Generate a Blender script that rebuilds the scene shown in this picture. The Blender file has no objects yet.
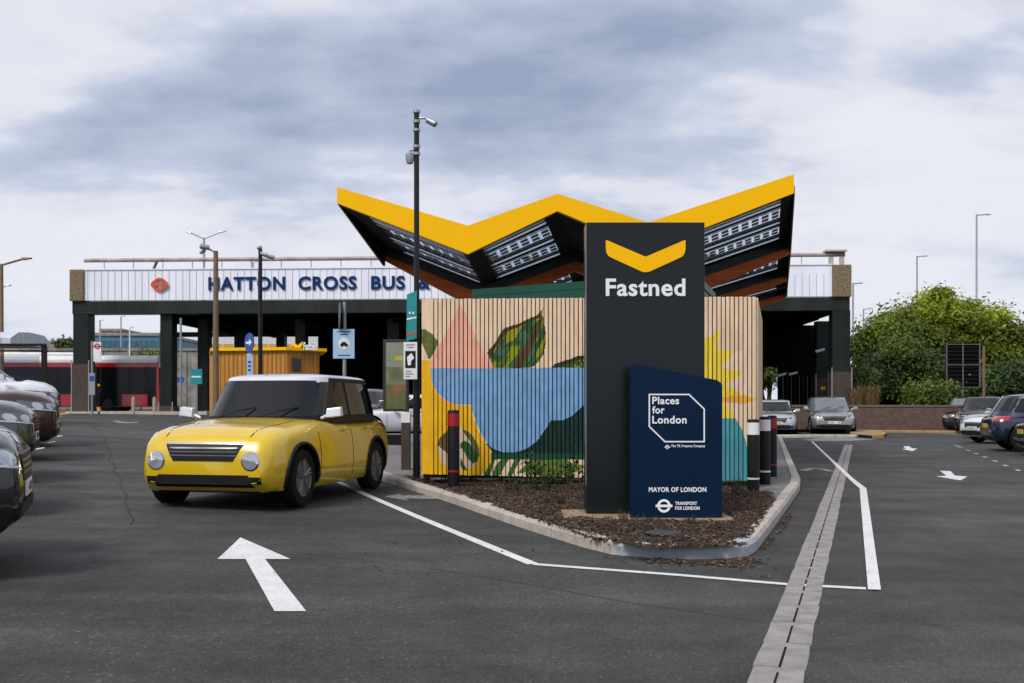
import bpy, bmesh, math, random
from math import sin, cos, pi, radians, sqrt, exp, log, atan2
from mathutils import Vector, Matrix, noise as mnoise
from mathutils.bvhtree import BVHTree
random.seed(7)
S = bpy.context.scene
COL = S.collection
EYE = 1.25; HOR = 405.0; F = 1000.0; CX = 512.0

# ------------------------------------------------------------------ ground
def G(x, y):
    s = -.97*x + .24*y - 6
    w = 1.5
    v = .05*w*log(1+exp(max(-40, min(40, s/w)))) if s < 50 else .05*s
    return .92*math.tanh(v/.92)
def hit(px, py, dz=0.0):
    """point where the sight line through a measured point of the plan meets the ground"""
    y = F*EYE/max(py-HOR, 4)
    for _ in range(60):
        x = (px-CX)*y/F
        y2 = F*(EYE-G(x, y)-dz)/max(py-HOR, 1.5)
        y = .6*y+.4*y2
    x = (px-CX)*y/F
    return Vector((x, y, G(x, y)+dz))
def X(px, y): return (px-CX)*y/F
def Zh(py, y): return EYE-(py-HOR)*y/F

# ------------------------------------------------------------------ materials
def lin(h):
    h = h.lstrip('#'); r = []
    for i in (0, 2, 4):
        c = int(h[i:i+2], 16)/255
        r.append(c/12.92 if c <= .04045 else ((c+.055)/1.055)**2.4)
    return tuple(r)
MATS = {}
def mat(name, col, rough=.6, metal=0, var=.12, scale=3.0, bump=0.0, bscale=40, coat=0, spec=.5, attr=None, stretch=None):
    if name in MATS: return MATS[name]
    if isinstance(col, str): col = lin(col)
    m = bpy.data.materials.new(name); m.use_nodes = True
    nt = m.node_tree; N = nt.nodes; L = nt.links
    b = N['Principled BSDF']
    b.inputs['Roughness'].default_value = rough; b.inputs['Metallic'].default_value = metal
    b.inputs['Coat Weight'].default_value = coat; b.inputs['Coat Roughness'].default_value = .05
    b.inputs['Specular IOR Level'].default_value = spec
    tc = N.new('ShaderNodeTexCoord'); vec = tc.outputs['Object']
    if stretch:
        mp = N.new('ShaderNodeMapping'); mp.inputs['Scale'].default_value = stretch
        L.new(vec, mp.inputs[0]); vec = mp.outputs[0]
    n = N.new('ShaderNodeTexNoise'); n.inputs['Scale'].default_value = scale; n.inputs['Detail'].default_value = 6
    n.inputs['Roughness'].default_value = .65
    L.new(vec, n.inputs['Vector'])
    mr = N.new('ShaderNodeMapRange'); mr.inputs[1].default_value = .3; mr.inputs[2].default_value = .7
    mr.inputs[3].default_value = 1-var; mr.inputs[4].default_value = 1+var
    L.new(n.outputs['Fac'], mr.inputs[0])
    mx = N.new('ShaderNodeVectorMath'); mx.operation = 'SCALE'
    if attr:
        at = N.new('ShaderNodeAttribute'); at.attribute_name = attr; L.new(at.outputs['Color'], mx.inputs[0])
    else:
        mx.inputs[0].default_value = col
    L.new(mr.outputs[0], mx.inputs['Scale']); L.new(mx.outputs[0], b.inputs['Base Color'])
    r2 = N.new('ShaderNodeMapRange'); r2.inputs[3].default_value = max(0, rough-.08*(rough > .2)); r2.inputs[4].default_value = min(1, rough+.1*(rough > .2))
    L.new(n.outputs['Fac'], r2.inputs[0]); L.new(r2.outputs[0], b.inputs['Roughness'])
    if bump:
        n2 = N.new('ShaderNodeTexNoise'); n2.inputs['Scale'].default_value = bscale; n2.inputs['Detail'].default_value = 4
        L.new(vec, n2.inputs['Vector'])
        bp = N.new('ShaderNodeBump'); bp.inputs['Strength'].default_value = bump; bp.inputs['Distance'].default_value = .02
        L.new(n2.outputs['Fac'], bp.inputs['Height']); L.new(bp.outputs[0], b.inputs['Normal'])
    MATS[name] = m
    return m

def asphalt_mat():
    m = bpy.data.materials.new('asphalt'); m.use_nodes = True
    nt = m.node_tree; N = nt.nodes; L = nt.links; b = N['Principled BSDF']
    geo = N.new('ShaderNodeNewGeometry')
    def noise(sc, det=5, stretch=None, rough=.6):
        v = geo.outputs['Position']
        if stretch:
            mp = N.new('ShaderNodeMapping'); mp.inputs['Scale'].default_value = stretch[:3]
            mp.inputs['Rotation'].default_value = (0, 0, stretch[3]); L.new(v, mp.inputs[0]); v = mp.outputs[0]
        n = N.new('ShaderNodeTexNoise'); n.inputs['Scale'].default_value = sc; n.inputs['Detail'].default_value = det
        n.inputs['Roughness'].default_value = rough
        L.new(v, n.inputs['Vector']); return n.outputs['Fac']
    def rng(s, a, b_, c, d):
        r = N.new('ShaderNodeMapRange'); r.inputs[1].default_value = a; r.inputs[2].default_value = b_
        r.inputs[3].default_value = c; r.inputs[4].default_value = d; L.new(s, r.inputs[0]); return r.outputs[0]
    def mul(a, c):
        r = N.new('ShaderNodeMath'); r.operation = 'MULTIPLY'; L.new(a, r.inputs[0]); L.new(c, r.inputs[1]); return r.outputs[0]
    big = mul(rng(noise(.22, 4), .38, .64, .70, 1.30), rng(noise(1.6, 6, None, .7), .36, .66, .84, 1.18))
    streak = rng(noise(.9, 5, (.25, 1.6, 1, .5)), .42, .64, .82, 1.18)
    streak2 = rng(noise(.6, 5, (2.2, .25, 1, .12)), .4, .7, .92, 1.12)
    mid = mul(rng(noise(5, 6), .3, .7, .86, 1.14), rng(noise(24, 5, None, .8), .35, .65, .74, 1.26))
    fine = rng(noise(60, 4, None, .9), .34, .66, .40, 1.62)
    specks = rng(noise(38, 2), .65, .70, 1.0, 3.0)
    stain = rng(noise(.55, 7, None, .75), .60, .70, 1.0, .80)
    pale = rng(noise(.8, 7, (1, 1, 1, 1.1), .7), .66, .74, 1.0, 1.3)
    v = mul(mul(mul(mul(big, streak), mid), fine), mul(mul(stain, pale), mul(streak2, specks)))
    c = N.new('ShaderNodeVectorMath'); c.operation = 'SCALE'; c.inputs[0].default_value = (.042, .0435, .0410)
    L.new(v, c.inputs['Scale']); L.new(c.outputs[0], b.inputs['Base Color'])
    rr = rng(noise(1.1, 4), .35, .65, .70, .92); L.new(rr, b.inputs['Roughness'])
    b.inputs['Specular IOR Level'].default_value = .35
    bp = N.new('ShaderNodeBump'); bp.inputs['Strength'].default_value = .55; bp.inputs['Distance'].default_value = .012
    L.new(noise(95, 3), bp.inputs['Height']); L.new(bp.outputs[0], b.inputs['Normal'])
    return m
def paint_mat(name, col, wear):
    """road paint, worn through in small patches to the asphalt colour"""
    m = bpy.data.materials.new(name); m.use_nodes = True
    nt = m.node_tree; N = nt.nodes; L = nt.links; b = N['Principled BSDF']; b.inputs['Roughness'].default_value = .7
    g = N.new('ShaderNodeNewGeometry'); n = N.new('ShaderNodeTexNoise'); n.inputs['Scale'].default_value = 26; n.inputs['Detail'].default_value = 8
    n.inputs['Roughness'].default_value = .8
    L.new(g.outputs['Position'], n.inputs['Vector'])
    cr = N.new('ShaderNodeValToRGB'); e = cr.color_ramp.elements
    e[0].position = wear; e[0].color = (.06, .062, .065, 1); e[1].position = wear+.10; e[1].color = (*col, 1)
    L.new(n.outputs['Fac'], cr.inputs[0])
    n2 = N.new('ShaderNodeTexNoise'); n2.inputs['Scale'].default_value = 3; L.new(g.outputs['Position'], n2.inputs['Vector'])
    mr = N.new('ShaderNodeMapRange'); mr.inputs[3].default_value = .78; mr.inputs[4].default_value = 1.12; L.new(n2.outputs['Fac'], mr.inputs[0])
    v = N.new('ShaderNodeVectorMath'); v.operation = 'SCALE'; L.new(cr.outputs[0], v.inputs[0]); L.new(mr.outputs[0], v.inputs['Scale'])
    L.new(v.outputs[0], b.inputs['Base Color'])
    return m
def glass_clear(name, tint=(.9, .95, 1), alpha=.12):
    m = bpy.data.materials.new(name); m.use_nodes = True
    nt = m.node_tree; N = nt.nodes; L = nt.links
    for n in list(N): N.remove(n)
    o = N.new('ShaderNodeOutputMaterial'); t = N.new('ShaderNodeBsdfTransparent'); t.inputs[0].default_value = (*tint, 1)
    g = N.new('ShaderNodeBsdfPrincipled'); g.inputs['Roughness'].default_value = .08; g.inputs['Base Color'].default_value = (.75, .8, .85, 1)
    mx = N.new('ShaderNodeMixShader'); mx.inputs[0].default_value = alpha
    L.new(t.outputs[0], mx.inputs[1]); L.new(g.outputs[0], mx.inputs[2]); L.new(mx.outputs[0], o.inputs[0])
    return m

M_asph = asphalt_mat()
M_paint = paint_mat('white_road_paint', (.64, .64, .65), .345)
M_paint_worn = paint_mat('worn_road_paint', (.38, .38, .39), .46)
M_yel_paint = paint_mat('yellow_road_paint', (.62, .35, .04), .40)
M_kerb = mat('kerb_concrete', (.40, .37, .33), .85, var=.25, scale=4, bump=.4, bscale=60)
M_kerb2 = mat('new_kerb_concrete', (.36, .39, .42), .8, var=.15, scale=4, bump=.3, bscale=60)
M_drain = mat('drain_concrete', (.245, .23, .22), .85, var=.3, scale=6, bump=.5, bscale=80)
M_black = mat('black_coating', (.006, .007, .008), .45, var=.1, spec=.25)
M_void = mat('dark_gap', (.003, .003, .003), .9, spec=.05)
M_anth = mat('anthracite_panel', (.0055, .0085, .0105), .24, var=.1, scale=2, spec=.36)
M_navy = mat('navy_panel', (.0015, .0120, .038), .32, var=.12, scale=2, spec=.14)
M_yel = mat('bright_yellow', (.88, .47, .001), .6, var=.03, scale=2, spec=.12)
M_yeledge = mat('fascia_yellow_edge', (.55, .38, .05), .5)
M_white = mat('white_letter', (.74, .77, .82), .5, var=.02)
M_wpanel = mat('white_cladding', (.74, .77, .86), .45, var=.10, scale=1.6, stretch=(1, 1, .12))
M_stone = mat('rough_stone', (.17, .13, .075), .95, var=.5, scale=9, bump=1, bscale=14)
M_steel_dk = mat('dark_green_steel', (.007, .011, .010), .5, var=.5, scale=1.2, stretch=(1, 1, .25), spec=.25)
M_beam = mat('weathered_beam', (.012, .017, .016), .5, var=.6, scale=1.2, stretch=(.6, 1, .2), spec=.25)
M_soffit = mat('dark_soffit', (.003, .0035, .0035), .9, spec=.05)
M_brownclad = mat('brown_cladding', (.045, .030, .022), .7, var=.3, scale=4)
M_wood = mat('glulam_timber', (.50, .115, .022), .5, spec=.2, var=.35, scale=3, stretch=(.4, .4, 6))
M_slat = mat('painted_timber', (1, 1, 1), .7, spec=.15, var=.14, scale=8, stretch=(1.6, 1.6, .3), attr='Col', bump=.15, bscale=60)
M_green = mat('dark_green_panel', (.006, .062, .038), .45, var=.12, spec=.3)
M_galv = mat('galvanised_steel', (.32, .34, .36), .45, metal=.6, var=.15)
M_alu = mat('pale_aluminium', (.60, .62, .64), .4, metal=.1, var=.05)
M_pole = mat('brown_pole_paint', (.15, .10, .05), .6, var=.2)
M_blackpole = mat('black_pole_paint', (.007, .009, .010), .4, spec=.3)
M_tyre = mat('tyre_rubber', (.008, .008, .008), .85, spec=.2, var=.2, bump=.2)
M_trim = mat('black_trim', (.006, .006, .007), .55, spec=.25)
M_glass = mat('dark_car_glass', (.004, .005, .007), .02, var=.02, spec=.45)
M_glass2 = mat('sky_reflecting_glass', (.10, .12, .14), .05, var=.1, spec=1.0)
M_rim = mat('alloy_rim', (.42, .43, .44), .3, metal=.8)
M_rimdk = mat('dark_alloy_rim', (.16, .16, .17), .3, metal=.7)
M_lamp = mat('headlight_glass', (.50, .53, .57), .06, metal=.6, var=.15, scale=12, coat=1)
M_lens = mat('lamp_housing', (.10, .105, .11), .08, var=.6, scale=30, coat=1)
M_chrome = mat('chrome', (.62, .63, .65), .12, metal=1)
M_red = mat('red_lens', (.35, .006, .006), .15, coat=1)
M_plate_w = mat('white_plate', (.70, .70, .66), .4, var=.03)
M_plate_y = mat('yellow_plate', (.65, .45, .03), .4, var=.03)
M_redband = mat('red_band', (.30, .008, .010), .4)
M_whband = mat('white_band', (.70, .72, .74), .4)
M_busred = mat('bus_red', (.28, .006, .010), .22, coat=.6)
M_buswhite = mat('bus_roof_white', (.62, .63, .64), .4)
M_kiosk = mat('ochre_boarding', (.45, .20, .022), .65, var=.3, scale=3, stretch=(4, 4, .2))
M_conc = mat('old_concrete', (.23, .22, .20), .9, var=.45, scale=1.5, bump=.5)
M_mulch = mat('bark_mulch', (.040, .022, .014), .95, var=.9, scale=22, bump=1, bscale=40)
M_slab = mat('tan_slab', (.27, .19, .12), .9, var=.25, scale=12, bump=.4)
M_bark = mat('tree_bark', (.06, .045, .03), .9, var=.4, bump=.6)
M_bluesign = mat('blue_sign', (.01, .06, .30), .4)
M_skysign = mat('pale_blue_sign', (.33, .50, .68), .4, var=.03)
M_teal = mat('teal_sign', (.006, .23, .25), .4, var=.06)
M_orange = mat('terracotta_print', (.34, .10, .05), .5)

# ------------------------------------------------------------------ object helpers
def link(o): COL.objects.link(o); return o
def tag(o, label=None, cat=None, group=None, kind=None):
    if label: o['label'] = label
    if cat: o['category'] = cat
    if group: o['group'] = group
    if kind: o['kind'] = kind
    return o
def thing(name, label, cat, loc=(0, 0, 0), rz=0, group=None):
    o = link(bpy.data.objects.new(name, None)); o.location = loc; o.rotation_euler = (0, 0, rz)
    o.empty_display_size = .2
    return tag(o, label, cat, group)
class MB:
    def __init__(s): s.v = []; s.f = []; s.m = []; s.c = []
    def add(s, vs, fs, mi=0, col=None):
        o = len(s.v); s.v += [tuple(v) for v in vs]
        for f in fs:
            s.f.append([i+o for i in f]); s.m.append(mi); s.c.append(col)
        return s
    def box(s, x0, x1, y0, y1, z0, z1, mi=0, col=None):
        v = [(x, y, z) for z in (z0, z1) for y in (y0, y1) for x in (x0, x1)]
        return s.add(v, [(0, 2, 3, 1), (4, 5, 7, 6), (0, 1, 5, 4), (2, 6, 7, 3), (0, 4, 6, 2), (1, 3, 7, 5)], mi, col)
    def hexa(s, lo, hi, mi=0):
        return s.add(list(lo)+list(hi), [(3, 2, 1, 0), (4, 5, 6, 7), (0, 1, 5, 4), (1, 2, 6, 5), (2, 3, 7, 6), (3, 0, 4, 7)], mi)
    def prism(s, pts, axis, a, b, mi=0):
        """2-D outline pushed from a to b along axis ('x','y','z')"""
        def P(p, t):
            return {'x': (t, p[0], p[1]), 'y': (p[0], t, p[1]), 'z': (p[0], p[1], t)}[axis]
        n = len(pts); v = [P(p, a) for p in pts]+[P(p, b) for p in pts]
        fs = [list(range(n))[::-1], list(range(n, 2*n))]+[(i, (i+1) % n, n+(i+1) % n, n+i) for i in range(n)]
        return s.add(v, fs, mi)
    def tube(s, pts, r, n=10, mi=0, cap=True):
        pts = [Vector(p) for p in pts]; rs = r if isinstance(r, (list, tuple)) else [r]*len(pts)
        rings = []
        up = None
        for i, p in enumerate(pts):
            d = (pts[min(i+1, len(pts)-1)]-pts[max(i-1, 0)]).normalized()
            if up is None or abs(d.dot(up)) > .95: up = Vector((0, 0, 1)) if abs(d.z) < .9 else Vector((1, 0, 0))
            a = d.cross(up).normalized(); b = a.cross(d).normalized(); up = b
            rings.append([p+(a*cos(2*pi*k/n)+b*sin(2*pi*k/n))*rs[i] for k in range(n)])
        v = [q for rg in rings for q in rg]; fs = []
        for i in range(len(pts)-1):
            for k in range(n):
                fs.append((i*n+k, i*n+(k+1) % n, (i+1)*n+(k+1) % n, (i+1)*n+k))
        if cap: fs += [list(range(n))[::-1], [(len(pts)-1)*n+k for k in range(n)]]
        return s.add(v, fs, mi)
    def lathe(s, prof, n=20, c=(0, 0, 0), axis='z', mi=0, cap=True):
        v = []; fs = []
        for r, h in prof:
            for k in range(n):
                a = 2*pi*k/n
                p = {'z': (r*cos(a), r*sin(a), h), 'y': (r*cos(a), h, r*sin(a)), 'x': (h, r*cos(a), r*sin(a))}[axis]
                v.append((p[0]+c[0], p[1]+c[1], p[2]+c[2]))
        for i in range(len(prof)-1):
            for k in range(n): fs.append((i*n+k, i*n+(k+1) % n, (i+1)*n+(k+1) % n, (i+1)*n+k))
        if cap and prof[0][0] > 1e-6: fs.append(list(range(n))[::-1])
        if cap and prof[-1][0] > 1e-6: fs.append([(len(prof)-1)*n+k for k in range(n)])
        return s.add(v, fs, mi)
    def build(s, name, mats, parent=None, smooth=False, bevel=0, loc=None, rz=0, recalc=True):
        me = bpy.data.meshes.new(name); me.from_pydata(s.v, [], s.f)
        mats = mats if isinstance(mats, (list, tuple)) else [mats]
        for m in mats: me.materials.append(m)
        me.polygons.foreach_set('material_index', s.m)
        if any(c is not None for c in s.c):
            at = me.color_attributes.new('Col', 'FLOAT_COLOR', 'CORNER'); buf = []
            for p, c in zip(me.polygons, s.c): buf += list((*(c or (.3, .3, .3)), 1))*p.loop_total
            at.data.foreach_set('color', buf)
        me.update()
        if recalc:
            bm = bmesh.new(); bm.from_mesh(me); bmesh.ops.recalc_face_normals(bm, faces=bm.faces)
            if bevel: 
                bmesh.ops.bevel(bm, geom=[e for e in bm.edges if e.calc_face_angle(0) > .5], offset=bevel, segments=2, affect='EDGES', profile=.6)
            bm.to_mesh(me); bm.free()
        if smooth:
            for p in me.polygons: p.use_smooth = True
            try: me.set_sharp_from_angle(angle=radians(38))
            except Exception: pass
        o = link(bpy.data.objects.new(name, me))
        if parent: o.parent = parent
        if loc: o.location = loc
        if rz: o.rotation_euler = (0, 0, rz)
        return o
def from_curve(c, name, m, parent, M):
    o = bpy.data.objects.new(name, c); COL.objects.link(o)
    dg = bpy.context.evaluated_depsgraph_get(); dg.update()
    me = bpy.data.meshes.new_from_object(o.evaluated_get(dg)); COL.objects.unlink(o); bpy.data.objects.remove(o); bpy.data.curves.remove(c)
    me.transform(M); me.materials.clear(); me.materials.append(m); me.name = name
    q = link(bpy.data.objects.new(name, me)); q.parent = parent
    return q
def text(body, width, name, m, parent, origin, height=None, bold=.02, space=1.08, depth=.01, align='L'):
    """lettering standing in the local x-z plane facing -y, left bottom corner at origin, scaled to the given width (and cap height)"""
    c = bpy.data.curves.new('t', 'FONT'); c.body = body; c.offset = bold; c.space_character = space; c.extrude = .5; c.resolution_u = 4
    c.space_word = 1.0
    o = bpy.data.objects.new('t', c); COL.objects.link(o); bpy.context.view_layer.update()
    bb = [Vector(b) for b in o.bound_box]; x0 = min(b.x for b in bb); x1 = max(b.x for b in bb); z0 = min(b.y for b in bb); z1 = max(b.y for b in bb)
    COL.objects.unlink(o); bpy.data.objects.remove(o)
    sx = width/(x1-x0); sy = (height/(z1-z0)) if height else sx
    M = Matrix.Translation(origin) @ Matrix(((sx, 0, 0, -x0*sx), (0, 0, -depth, -depth/2), (0, sy, 0, -z0*sy), (0, 0, 0, 1)))
    return from_curve(c, name, m, parent, M)
def arc(cx, cz, r, a0, a1, n=24, rz=None):
    rz = rz or r
    return [(cx+r*cos(radians(a0+(a1-a0)*i/n)), cz+rz*sin(radians(a0+(a1-a0)*i/n))) for i in range(n+1)]
def ring(mb, cx, cz, ro, ri, y0, y1, n=32, mi=0):
    v = []
    for y in (y0, y1):
        for r in (ro, ri):
            v += [(cx+r*cos(2*pi*k/n), y, cz+r*sin(2*pi*k/n)) for k in range(n)]
    fs = []
    for k in range(n):
        j = (k+1) % n
        fs += [(k, j, n+j, n+k), (2*n+k, 3*n+k, 3*n+j, 2*n+j), (k, 2*n+k, 2*n+j, j), (n+k, n+j, 3*n+j, 3*n+k)]
    return mb.add(v, fs, mi)

# ------------------------------------------------------------------ ground sheets
def axis_vals(lim, near, step):
    v = [0.0]
    while v[-1] < lim:
        v.append(v[-1]+(step if v[-1] < near else max(step, (v[-1])*.12)))
    return v
ax = axis_vals(2600, 45, 1.0)
xs = sorted({-a for a in ax} | set(ax)); ys = [-30, -20, -12, -6]+[a for a in axis_vals(3200, 75, 1.0)]
vs = [(x, y, G(x, y)) for y in ys for x in xs]; n = len(xs)
fs = [(j*n+i, j*n+i+1, (j+1)*n+i+1, (j+1)*n+i) for j in range(len(ys)-1) for i in range(n-1)]
g = MB().add(vs, fs).build('ground', M_asph, smooth=True, recalc=False); tag(g, kind='structure')

def resample(pts, step=.5):
    out = [Vector(pts[0][:2])]
    for a, b in zip(pts, pts[1:]):
        a = Vector(a[:2]); b = Vector(b[:2]); k = max(1, int((b-a).length/step))
        out += [a+(b-a)*i/k for i in range(1, k+1)]
    return out
def strip(mb, L, R, dz, step=.5, mi=0):
    """ribbon between two polylines draped on the ground"""
    k = max(1, int(max((Vector(L[i+1][:2])-Vector(L[i][:2])).length for i in range(len(L)-1))/step))
    A = []; B = []
    for i in range(len(L)-1):
        for t in range(k):
            A.append(Vector(L[i][:2]).lerp(Vector(L[i+1][:2]), t/k)); B.append(Vector(R[i][:2]).lerp(Vector(R[i+1][:2]), t/k))
    A.append(Vector(L[-1][:2])); B.append(Vector(R[-1][:2]))
    v = []
    for a, b in zip(A, B): v += [(a.x, a.y, G(a.x, a.y)+dz), (b.x, b.y, G(b.x, b.y)+dz)]
    mb.add(v, [(2*i, 2*i+1, 2*i+3, 2*i+2) for i in range(len(A)-1)], mi)
def line(name, pts, w, m=None, dz=.005):
    """painted line of width w along pts (world), mitred"""
    P = [Vector(p[:2]) for p in pts]; L = []; R = []
    for i, p in enumerate(P):
        d1 = (p-P[i-1]).normalized() if i else (P[1]-p).normalized()
        d2 = (P[i+1]-p).normalized() if i < len(P)-1 else d1
        nn = Vector((-(d1+d2).y, (d1+d2).x)).normalized(); k = w/2/max(.4, nn.dot(Vector((-d1.y, d1.x))))
        L.append(p+nn*k); R.append(p-nn*k)
    mb = MB(); strip(mb, L, R, dz)
    return tag(mb.build(name, m or M_paint, recalc=False), kind='structure')
def poly(name, pts, m=None, dz=.005):
    P = [Vector(p[:2]) for p in pts]
    me = MB().add([(p.x, p.y, G(p.x, p.y)+dz) for p in P], [list(range(len(P)))]).build(name, m or M_paint, recalc=False)
    return tag(me, kind='structure')

Hh = lambda *a: [hit(x, y) for x, y in a]
line('road_line', Hh((296, 461), (380, 501), (533, 564.5)), .10)
line('road_line', Hh((534, 564.6), (680, 575.6), (787.7, 584.8), (866, 589)), .085)
mb = MB(); strip(mb, Hh((868, 590.5), (859.6, 489), (850, 480.5), (811, 441.5)), Hh((881, 591), (866.5, 489), (853.5, 479), (812.6, 441.5)), .009)
tag(mb.build('road_line', M_paint, recalc=False), kind='structure')
poly('arrow_marking', Hh((240.4, 537.9), (217.5, 559.5), (245.5, 559.5), (274.4, 611.8), (306.2, 611.8), (265, 559.5), (290.5, 559.5)))
poly('arrow_marking', Hh((384, 497), (402, 493.8), (399, 495.5), (434, 495.6), (437, 499.5), (404, 498.6), (409, 501)), M_paint_worn)
poly('arrow_marking', Hh((940, 471), (950.4, 471.3), (955, 475.8), (967.6, 476.8), (960.5, 480.6), (936.2, 476.6), (946.5, 476)))
poly('arrow_marking', Hh((903, 446.5), (909, 446.3), (912, 448.4), (917.5, 448.8), (912.5, 451.2), (902, 449.3), (906, 448.8)))
poly('arrow_marking', Hh((112, 421), (119, 420.8), (125, 422.3), (138, 422), (138, 423), (126, 423.4), (119, 423)), M_paint_worn)
line('worn_mark', Hh((803, 471), (811, 468.8), (822, 469.2), (832, 471.5)), .16, M_paint_worn)
poly('give_way_marking', Hh((801, 439.8), (820, 438), (845, 438), (877, 439.3), (850, 441), (815, 441.3)), M_paint_worn, .0045)
poly('bay_marking', Hh((13, 515), (15.5, 507.5), (22, 507.5), (25, 511), (20, 514.5)), M_paint)
for a in ((34, 450, 44, 448.6), (47, 443.6, 55, 442.2), (57, 437, 62, 436.2)):
    p = hit(a[0], a[1]); q = hit(a[2], a[3]); poly('bay_marking', [p, q, q+Vector((-.15, .35, 0)), p+Vector((-.15, .35, 0))])
poly('yellow_marking', Hh((56, 413.4), (64, 411.5), (70, 413.8), (60, 414.8)), M_yel_paint)
dash = [(957, 446), (960.6, 447.3), (968.7, 450.6), (977, 453.9), (985.8, 457.3), (996, 461.5), (1006.7, 466), (1019.5, 470.8)]
mb = MB()
for a, b in dash:
    p = hit(a-2.2, b); q = hit(a+2.6, b+.3); d = Vector((.09, .30, 0))
    P = [p, q, q+d, p+d]; mb.add([(v.x, v.y, G(v.x, v.y)+.005) for v in P], [(0, 1, 2, 3)])
tag(mb.build('bay_markings', M_paint, recalc=False), kind='structure')
for a in ((929, 429.3, 948, 431.5), (934, 431.2, 956, 433), (941, 433.2, 958, 434.6)):
    line('bay_marking', [hit(a[0], a[1]), hit(a[2], a[3])], .22, M_paint_worn)
# bay separators between the parked cars, right side
for t in range(9):
    p = Vector((9.64+.345*(t*2.6-4), 19.0+(t*2.6-4), 0)); line('bay_marking', [p+Vector((.3, -.1, 0)), p+Vector((4.6, -1.6, 0))], .08, M_paint_worn)
# tar seam and crack
def seam(pts, w):
    P = resample([hit(*p) for p in pts], .25); L = []; R = []
    for i, p in enumerate(P):
        j = mnoise.noise(Vector((p.x*1.3, p.y*1.3, 0)))*.08+mnoise.noise(Vector((p.x*6, p.y*6, 2)))*.03; ww = w*(.7+.6*abs(mnoise.noise(Vector((p.x*3, p.y*3, 5)))))
        L.append(Vector((p.x-ww+j, p.y))); R.append(Vector((p.x+ww+j, p.y)))
    mb = MB(); strip(mb, L, R, .004, 5); tag(mb.build('road_seam', mat('tar_seam', (.030, .031, .030), .9, var=.5, spec=.1), recalc=False), kind='structure')
seam([(92, 425), (104, 437), (110, 455), (117, 475), (127, 500), (131, 525)], .007)
seam([(300, 553), (420, 567), (500, 580), (560, 590), (640, 604), (760, 622)], .006)

# linear drain: two rows of concrete blocks with a slot between them
L0, L1 = hit(845.7, 445), hit(748, 683); R0, R1 = hit(851.7, 445), hit(802, 683)
cl0 = (L0+R0)/2; cl1 = (L1+R1)/2; d = (cl1-cl0).normalized(); d.z = 0; cl1 = cl1+d*3; ln = (cl1-cl0).xy.length
nrm = Vector((-d.y, d.x, 0)); mb = MB(); mb2 = MB(); k = 0; t = 0
while t < ln:
    for s in (-1, 1):
        st = .52; j = [random.uniform(-.006, .006) for _ in range(4)]; lift = .006+random.uniform(0, .003)
        a = cl0+d*(t+.006)+nrm*s*.0065; b = cl0+d*(t+st-.006)+nrm*s*.0065
        c = cl0+d*(t+st-.006)+nrm*s*(.118+j[0]); e = cl0+d*(t+.006)+nrm*s*(.118+j[1])
        m_ = cl0+d*(t+st*.5)+nrm*s*(.118+j[2])
        pl = [a, b, c, m_, e]
        top = [(p.x, p.y, G(p.x, p.y)+lift) for p in pl]; bot = [(p.x, p.y, G(p.x, p.y)-.05) for p in pl]
        mb.add(top+bot, [(0, 1, 2, 3, 4), (0, 5, 6, 1), (1, 6, 7, 2), (2, 7, 8, 3), (3, 8, 9, 4), (4, 9, 5, 0)])
    t += .52
tag(mb.build('drain_channel', M_drain, recalc=False), kind='structure')
a = cl0; b = cl1
mb2 = MB(); strip(mb2, [a+nrm*.0085, b+nrm*.0085], [a-nrm*.0085, b-nrm*.0085], .0035); tag(mb2.build('drain_slot', mat('slot_dark', (.016, .015, .014), .95, spec=.1), recalc=False), kind='structure')  # flat dark strip drawn in place of the slot's depth
mb2 = MB(); t = 0
while t < ln:
    p = cl0+d*t; q = p+d*.09; w = nrm*.0085
    mb2.add([(v.x, v.y, G(v.x, v.y)+.0065) for v in (p-w, q-w, q+w, p+w)], [(0, 1, 2, 3)]); t += .52
tag(mb2.build('drain_bridges', M_drain, recalc=False), kind='structure')

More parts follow.
